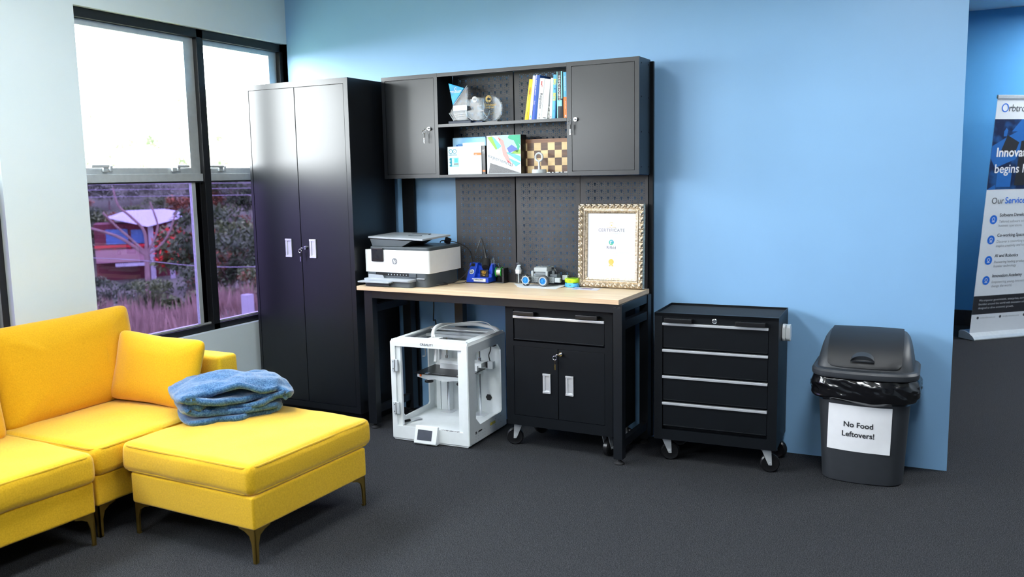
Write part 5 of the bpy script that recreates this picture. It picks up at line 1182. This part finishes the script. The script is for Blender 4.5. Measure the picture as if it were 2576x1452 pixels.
b = N(); tube(b, [(-.092+.008*i, -.1712, 1.841+.0045*math.sin(i*2.3)) for i in range(12)], .0007, 4, k=4); finish('engraved_signature', b, SIL, t, 0)
b = N(); disc(b, -.053, 1.924, .0165, -.1717, 0, r0=.013); disc(b, -.053, 1.924, .0105, -.1718, 0, r0=.007, a0=.5, a1=5.5); disc(b, -.053, 1.924, .015, -.1718, 0, r0=.011, a0=1.5, a1=3); finish('emblem', b, SIL, t, 0)
t = thing('round_award', 'clear round glass award with gold lettering on a black base', 'award', (.024, -.13, ZU), 'B', group='glass awards')
b = N(); slab(b, [(.026+.081*math.cos(2*pi*i/30)*(1+.012*(i % 2)), max(1.8005, 1.868+.078*math.sin(2*pi*i/30)*(1+.012*(i % 2)))) for i in range(30)], -.140, -.122, .004); finish('glass_body', b, M['award'], t, 0)
b = N()
for i in range(-6, 5):
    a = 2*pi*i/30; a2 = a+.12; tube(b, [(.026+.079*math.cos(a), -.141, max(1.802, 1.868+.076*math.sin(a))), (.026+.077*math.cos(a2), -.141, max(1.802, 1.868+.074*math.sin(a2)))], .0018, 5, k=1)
tube(b, [(-.012, -.141, 1.806), (.006, -.141, 1.815), (.02, -.141, 1.835), (.03, -.141, 1.86)], .0035, 5, k=3); finish('painted_glint', b, M['award_edge'], t)  # pale tubes paint the glints on the round glass
b = N(); box(b, -.028, .083, -.150, -.112, ZU, 1.8003, bev=.001); finish('award_base', b, M['black_plastic'], t)
for s, sz, x, z in (('Orbineer', .0215, .034, 1.890), ('of the Year', .0125, .030, 1.875)): etch(t, s, sz, x, -.1415, z, GLD)
b = N(); tube(b, [(-.012+.0095*i, -.1412, 1.842+.006*math.sin(i*2.1)) for i in range(10)], .0008, 4, k=4); finish('engraved_signature', b, GLD, t, 0)
b = N(); disc(b, .022, 1.924, .0195, -.1417, 0, r0=.0165); disc(b, .022, 1.924, .014, -.1418, 0, r0=.009, a0=.5, a1=5.7); disc(b, .022, 1.924, .0175, -.1418, 0, r0=.0135, a0=2.2, a1=4.2); finish('emblem', b, GLD, t, 0)

# boxes on the lower shelf
TEAL = ink_m((.0, .25, .33)); ORG_ = ink_m((.82, .20, .05)); GRN = ink_m((.05, .42, .32))
t = thing('kit_box', 'white electronics kit box with teal logo on the lower shelf', 'box', (-.12, -.16, ZL), 'B')
b = N(); box(b, -.232, -.003, -.192, -.132, ZL, 1.6595, 0, .0015); finish('carton', b, mat('white_carton', (.64, .68, .71), .5, var=.01), t)
b = N(); y = -.1926
disc(b, -.2095, 1.6315, .0135, y, 0, r0=.0098); disc(b, -.183, 1.6315, .0135, y, 0, r0=.0098); box(b, -.213, -.206, y, y+.0004, 1.6307, 1.6323, 0); box(b, -.187, -.180, y, y+.0004, 1.6307, 1.6323, 0); box(b, -.1843, -.1827, y, y+.0004, 1.6283, 1.6347, 0)
text_into(b, 'ARDUINO', .0115, FM(-.195, y, 1.611), 0, .0001, .0003, 'CENTER', 0, 1.15); text_into(b, 'STARTER', .013, FM(-.124, y, 1.634), 3, .0001, 0, 'CENTER', 0, 1.2); text_into(b, 'KIT', .0105, FM(-.067, y, 1.634), 4, .0001, 0, 'CENTER', 0, 1.6)
box(b, -.054, -.004, y, y+.0004, 1.607, 1.621, 1); text_into(b, 'starter', .006, FM(-.04, y-.0003, 1.612), 2, .0001)
box(b, -.218, -.156, y, y+.0004, 1.543, 1.596, 5); box(b, -.216, -.203, y-.0004, y, 1.545, 1.594, 6); box(b, -.190, -.159, y-.0004, y, 1.556, 1.562, 7); box(b, -.2, -.192, y-.0004, y, 1.551, 1.591, 2); box(b, -.185, -.163, y-.0004, y, 1.568, 1.592, 8)
for i in range(5): box(b, -.219, -.209, y-.0007, y, 1.548+.009*i, 1.553+.009*i, [6, 2, 6, 4, 6][i])
finish('print', b, [TEAL, ORG_, WHT, ink_m((.78, .78, .70)), GRY, ink_m((.28, .60, .66)), TEAL, ink_m((.22, .14, .12)), ink_m((.06, .48, .60))], t, 0)
t = thing('black_box', 'narrow black box standing between the white kit box and the picture box', 'box', (.008, -.14, ZL), 'B')
b = N(); box(b, -.0015, .0195, -.188, -.105, ZL, 1.6593, 0, .001); finish('carton', b, M['black_plastic'], t)
b = N(); y = -.1886; disc(b, .0055, 1.630, .0055, y, 0, r0=.004); disc(b, .0135, 1.630, .0055, y, 0, r0=.004); text_into(b, 'CODE', .006, FM(.0095, y, 1.618), 0, .0001); box(b, .0, .018, y, y+.0004, 1.512, 1.521, 1); finish('print', b, [SIL, ORG_], t, 0)
b = N(); box(b, -.2375, -.011, -.125, -.075, ZL, 1.7135, 0, .004); y = -.1256; box(b, -.168, -.02, y, y+.0004, 1.60, 1.682, 1); box(b, -.212, -.168, y, y+.0004, 1.63, 1.672, 2); box(b, -.222, -.205, y-.0003, y, 1.645, 1.66, 1); box(b, -.2, -.172, y-.0003, y, 1.66, 1.676, 3)
solo('blue_kit_box', 'pale blue kit box standing behind the white kit box', 'box', b, [mat('sky_blue_carton', (.12, .42, .74), .45, col2=(.42, .66, .82), vscale=7), WHT, ink_m((.03, .16, .50)), ink_m((.10, .30, .62))], (-.12, -.1, ZL), 'B', sm=0)
t = thing('picture_box', 'white box with a colourful winged collage on the lower shelf', 'box', (.142, -.15, ZL), 'B')
b = N(); v = box(b, .0325, .2515, -.192, -.122, ZL, 1.7135, 0, .001)
b.normal_update()
for f in b.faces: f.material_index = 0 if f.normal.y < -.5 else 1
finish('carton', b, [mat('white_print_face', (.60, .64, .68), .35, var=.03, vscale=6), M['black_plastic']], t, 0)
b = N(); y = -.1925
def fp(pts, mi, k): addfaces(b, [(.0325+.219*u, y-.0002*k, ZL+.2155*v_) for u, v_ in pts], [tuple(range(len(pts)))], mi)
fp([(.30, 1.0), (.66, 1.0), (.72, .93), (.90, .80), (.88, .66), (.60, .62), (.45, .70)], 3, 0)
fp([(.66, .995), (.99, .995), (.99, .72), (.93, .80), (.80, .86), (.68, .89), (.63, .93)], 1, 1); fp([(.80, .86), (.93, .80), (.98, .70), (.92, .55), (.80, .58), (.9, .68)], 1, 1)
fp([(.70, .52), (.99, .50), (.99, .62), (.85, .60)], 2, 1); fp([(.55, .55), (.99, .30), (.99, .44), (.70, .56)], 0, 1); fp([(.62, .42), (.99, .26), (.85, .18)], 0, 1)
fp([(.02, .96), (.16, .98), (.36, .72), (.28, .62)], 2, 1); fp([(.16, .98), (.22, .95), (.44, .72), (.36, .66), (.32, .64)], 0, 2)
fp([(.14, .54), (.50, .70), (.72, .66), (.50, .56), (.40, .48)], 7, 2); fp([(.60, .66), (.74, .75), (.93, .62), (.66, .54)], 4, 3)
fp([(.34, .965), (.50, .86), (.56, .62), (.70, .30), (.73, .24), (.58, .34), (.48, .50), (.44, .72), (.37, .86)], 5, 4)
fp([(.355, .925), (.375, .925), (.375, .905), (.355, .905)], 6, 5); fp([(.38, .90), (.41, .90), (.41, .87), (.38, .87)], 6, 5); fp([(.60, .36), (.72, .25), (.62, .30)], 6, 5)
fp([(.04, .015), (.99, .015), (.965, .02), (.10, .29)], 8, 1)
text_into(b, 'experiential', .031, FM(.0325+.219*.40, y-.0012, ZL+.2155*.355, -.36), 9, .0001, -.0002, 'CENTER', 0, 1.12)
finish('print', b, [ink_m((.16, .50, .55)), ink_m((.05, .42, .24)), ink_m((.28, .50, .08)), ink_m((.40, .66, .66)), ink_m((.12, .17, .52)), ink_m((.70, .34, .32)), ink_m((.55, .03, .05)), ink_m((.50, .57, .66)), mat('grey_speckle_print', (.12, .12, .125), .6, vscale=300, col2=(.24, .24, .25)), ink_m((.22, .25, .28))], t, 0)
# chessboard
M['walnut'] = mat('walnut', (.060, .026, .014), .45, col2=(.15, .07, .035), vscale=14, stretch=(.4, 1, 6)); M['maple'] = mat('maple', (.62, .42, .18), .45, col2=(.80, .60, .32), vscale=8, stretch=(.4, 1, 4)); M['mahog'] = mat('mahogany_border', (.16, .065, .03), .45, col2=(.28, .13, .06), vscale=12, stretch=(.4, 1, 8))
t = thing('chessboard', 'wooden chessboard leaning upright behind the grey ring stand', 'chessboard', (.38, -.12, ZL), 'B')
b = N(); box(b, .215, .549, -.132, -.114, ZL, 1.687, 0, .0015); finish('board', b, M['mahog'], t)
b = N()
for i in range(-3, 6):
    for j in range(4):
        xa, xb = max(.217, .3045+.0428*i), min(.549, .3045+.0428*(i+1)); za, zb = max(ZL+.001, 1.6655-.0423*(j+1)), 1.6655-.0423*j
        if xb > xa: addfaces(b, [(xa, -.1326, za), (xb, -.1326, za), (xb, -.1326, zb), (xa, -.1326, zb)], [(0, 1, 2, 3)], (i+j) % 2)
finish('squares', b, [M['maple'], M['walnut']], t, 0)
t = thing('ring_stand', 'small grey ring on a stem and round base before the chessboard', 'ring stand', (.362, -.187, ZL), 'B')
c = (.362, -.187, ZL)
b = N(); lathe(b, [(.041, 0), (.041, .004), (.0395, .019), (.037, .0205), (0, .0205)], c, n=40); finish('base', b, M['light_grey'], t)
b = N(); cyl(b, (c[0], c[1], c[2]+.02), (c[0], c[1], c[2]+.067), .0062, .0055); finish('stem', b, M['light_grey'], t)
b = N(); cz_ = Vector((c[0], c[1], c[2]+.0875)); tube(b, [cz_+Vector((.0215*math.cos(a), 0, .0215*math.sin(a))) for a in [i*2*pi/36 for i in range(36)]], .0058, 10, k=1, loop=True); finish('ring', b, M['light_grey'], t)
b = N()
for i in range(12): box(b, .418+.0105*i, .4275+.0105*i, -.208, -.192, ZL, ZL+.0052, (0, 0, 1, 0, 1)[i % 5], .0008)
solo('block_strip', 'flat strip of black and white blocks on the lower shelf', 'strip', b, [M['print_white'], M['ink']], (.48, -.2, ZL), 'B')

# ------------------------------------------------------------------ roll-up banner beyond the wall
FR['N'] = (.7345, (2.69, 3.76))
bx0, by0 = 2.69, 3.76
t = thing('roll_up_banner', 'white and blue roll-up advertising banner standing beyond the end of the wall', 'banner', (bx0, by0, 0), 'N')
BL = rotx(.085); pv = (bx0, by0, .07)
def NB(x, y, z): return (bx0+x, by0+y, z)
b = N(); prism(b, [(by0+y, z) for y, z in ((-.0625, .004), (-.0625, .014), (-.045, .034), (-.005, .058), (.05, .074), (.10, .074), (.115, .06), (.115, .004))], 'x', bx0-.045, bx0+.90, 0, .002); finish('base', b, M['silver'], t)
b = N(); box(b, bx0+.15, bx0+.19, by0-.06, by0+.16, 0, .006); box(b, bx0+.68, bx0+.72, by0-.06, by0+.16, 0, .006); finish('foot', b, M['black_plastic'], t)
b = N(); v = box(b, bx0-.0365, bx0+.875, by0, by0+.0012, .055, 2.055); xf(b, v, BL, pv); finish('banner_sheet', b, mat('banner_vinyl', (.66, .70, .74), .5, var=.01), t)
b = N(); v = box(b, bx0-.040, bx0+.880, by0-.008, by0+.010, 2.045, 2.075, 0, .004); xf(b, v, BL, pv); finish('top_rail', b, M['silver'], t)
M['bn_photo'] = mat('dark_blue_banner_photo', (.004, .012, .055), .5, col2=(.01, .07, .22), vscale=9, det=2, contrast=(.45, .62)); BNB = ink_m((.01, .14, .62)); BND = ink_m((.05, .055, .065)); BNG = ink_m((.30, .32, .34))
b = N(); y = by0-.0006
def q(x0, x1, z0, z1, mi, k=0): box(b, bx0+x0, bx0+x1, y-.0003*k-.0002, y-.0003*k, z0, z1, mi)
q(-.0365, .875, 1.300, 1.880, 0)
def pf(pts, mi, k): addfaces(b, [(bx0+u, y-.0006-.0003*k, z) for u, z in pts], [tuple(range(len(pts)))], mi)
pf([(-.036, 1.66), (.12, 1.74), (.30, 1.82), (.34, 1.72), (.22, 1.55), (.02, 1.48), (-.036, 1.56)], 1, 0); pf([(.06, 1.62), (.11, 1.75), (.24, 1.69), (.20, 1.58)], 2, 1); pf([(.07, 1.78), (.09, 1.81), (.11, 1.79), (.10, 1.74), (.07, 1.74)], 1, 1); pf([(.15, 1.78), (.24, 1.88), (.32, 1.88), (.26, 1.78)], 1, 1)
pf([(.05, 1.32), (.05, 1.47), (.20, 1.47), (.20, 1.32)], 1, 1); pf([(.24, 1.33), (.26, 1.70), (.36, 1.72), (.42, 1.50), (.40, 1.33)], 2, 1); pf([(-.036, 1.30), (.04, 1.34), (.05, 1.30)], 1, 1)
q(-.0365, .875, .222, .385, 2)
def tx(s, x, z, sz, mi, bold=0, sh=0): text_into(b, s, sz, FM(bx0+x, y-.0016, z), mi, .0001, bold, 'LEFT', sh)
disc(b, bx0+.052, 1.972, .036, y-.001, 3, r0=.027); tx('rbtronics', .088, 1.968, .082, 4)
tx('Innovation', .014, 1.605, .104, 5, .0025); tx('begins here', .014, 1.470, .104, 5, .001)
tx('Our', .026, 1.203, .075, 4); tx('Services', .166, 1.203, .075, 3, .001)
for z, h_, l1, l2 in ((1.045, 'Software Development', 'Tailored software solutions for', 'business operations.'), (.872, 'Co-working Space', 'Discover a coworking experience to', 'inspire creativity and foster growth.'), (.695, 'AI and Robotics', 'Pioneering leading products and', 'frontier technology'), (.520, 'Innovation Academy', 'Empowering young innovators to', 'change the world.')):
    disc(b, bx0+.070, z, .0385, y-.001, 3); disc(b, bx0+.070, z+.004, .015, y-.0014, 5, r0=.011); box(b, bx0+.056, bx0+.084, y-.0016, y-.0012, z-.020, z-.015, 5)
    tx(h_, .130, z+.036, .0385, 4, .0006); tx(l1, .130, z-.018, .031, 6); tx(l2, .130, z-.054, .031, 6)
for k, s in enumerate(('We empower governments, enterprises, start-ups and', 'founders around the world with innovative solutions', 'designed to drive economic growth.')): tx(s, .022, .345-.034*k, .026, 7)
for x, s in ((.03, 'www.orbtronics.co'), (.27, 'info@orbtronics.com'), (.53, 'orbtronics')): disc(b, bx0+x, .190, .012, y-.001, 4); tx(s, x+.022, .190, .021, 6)
xf(b, b.verts[:], BL, pv)
finish('banner_print', b, [M['bn_photo'], ink_m((.012, .12, .40)), BLK, BNB, BND, WHT, BNG, GRY], t, 0)
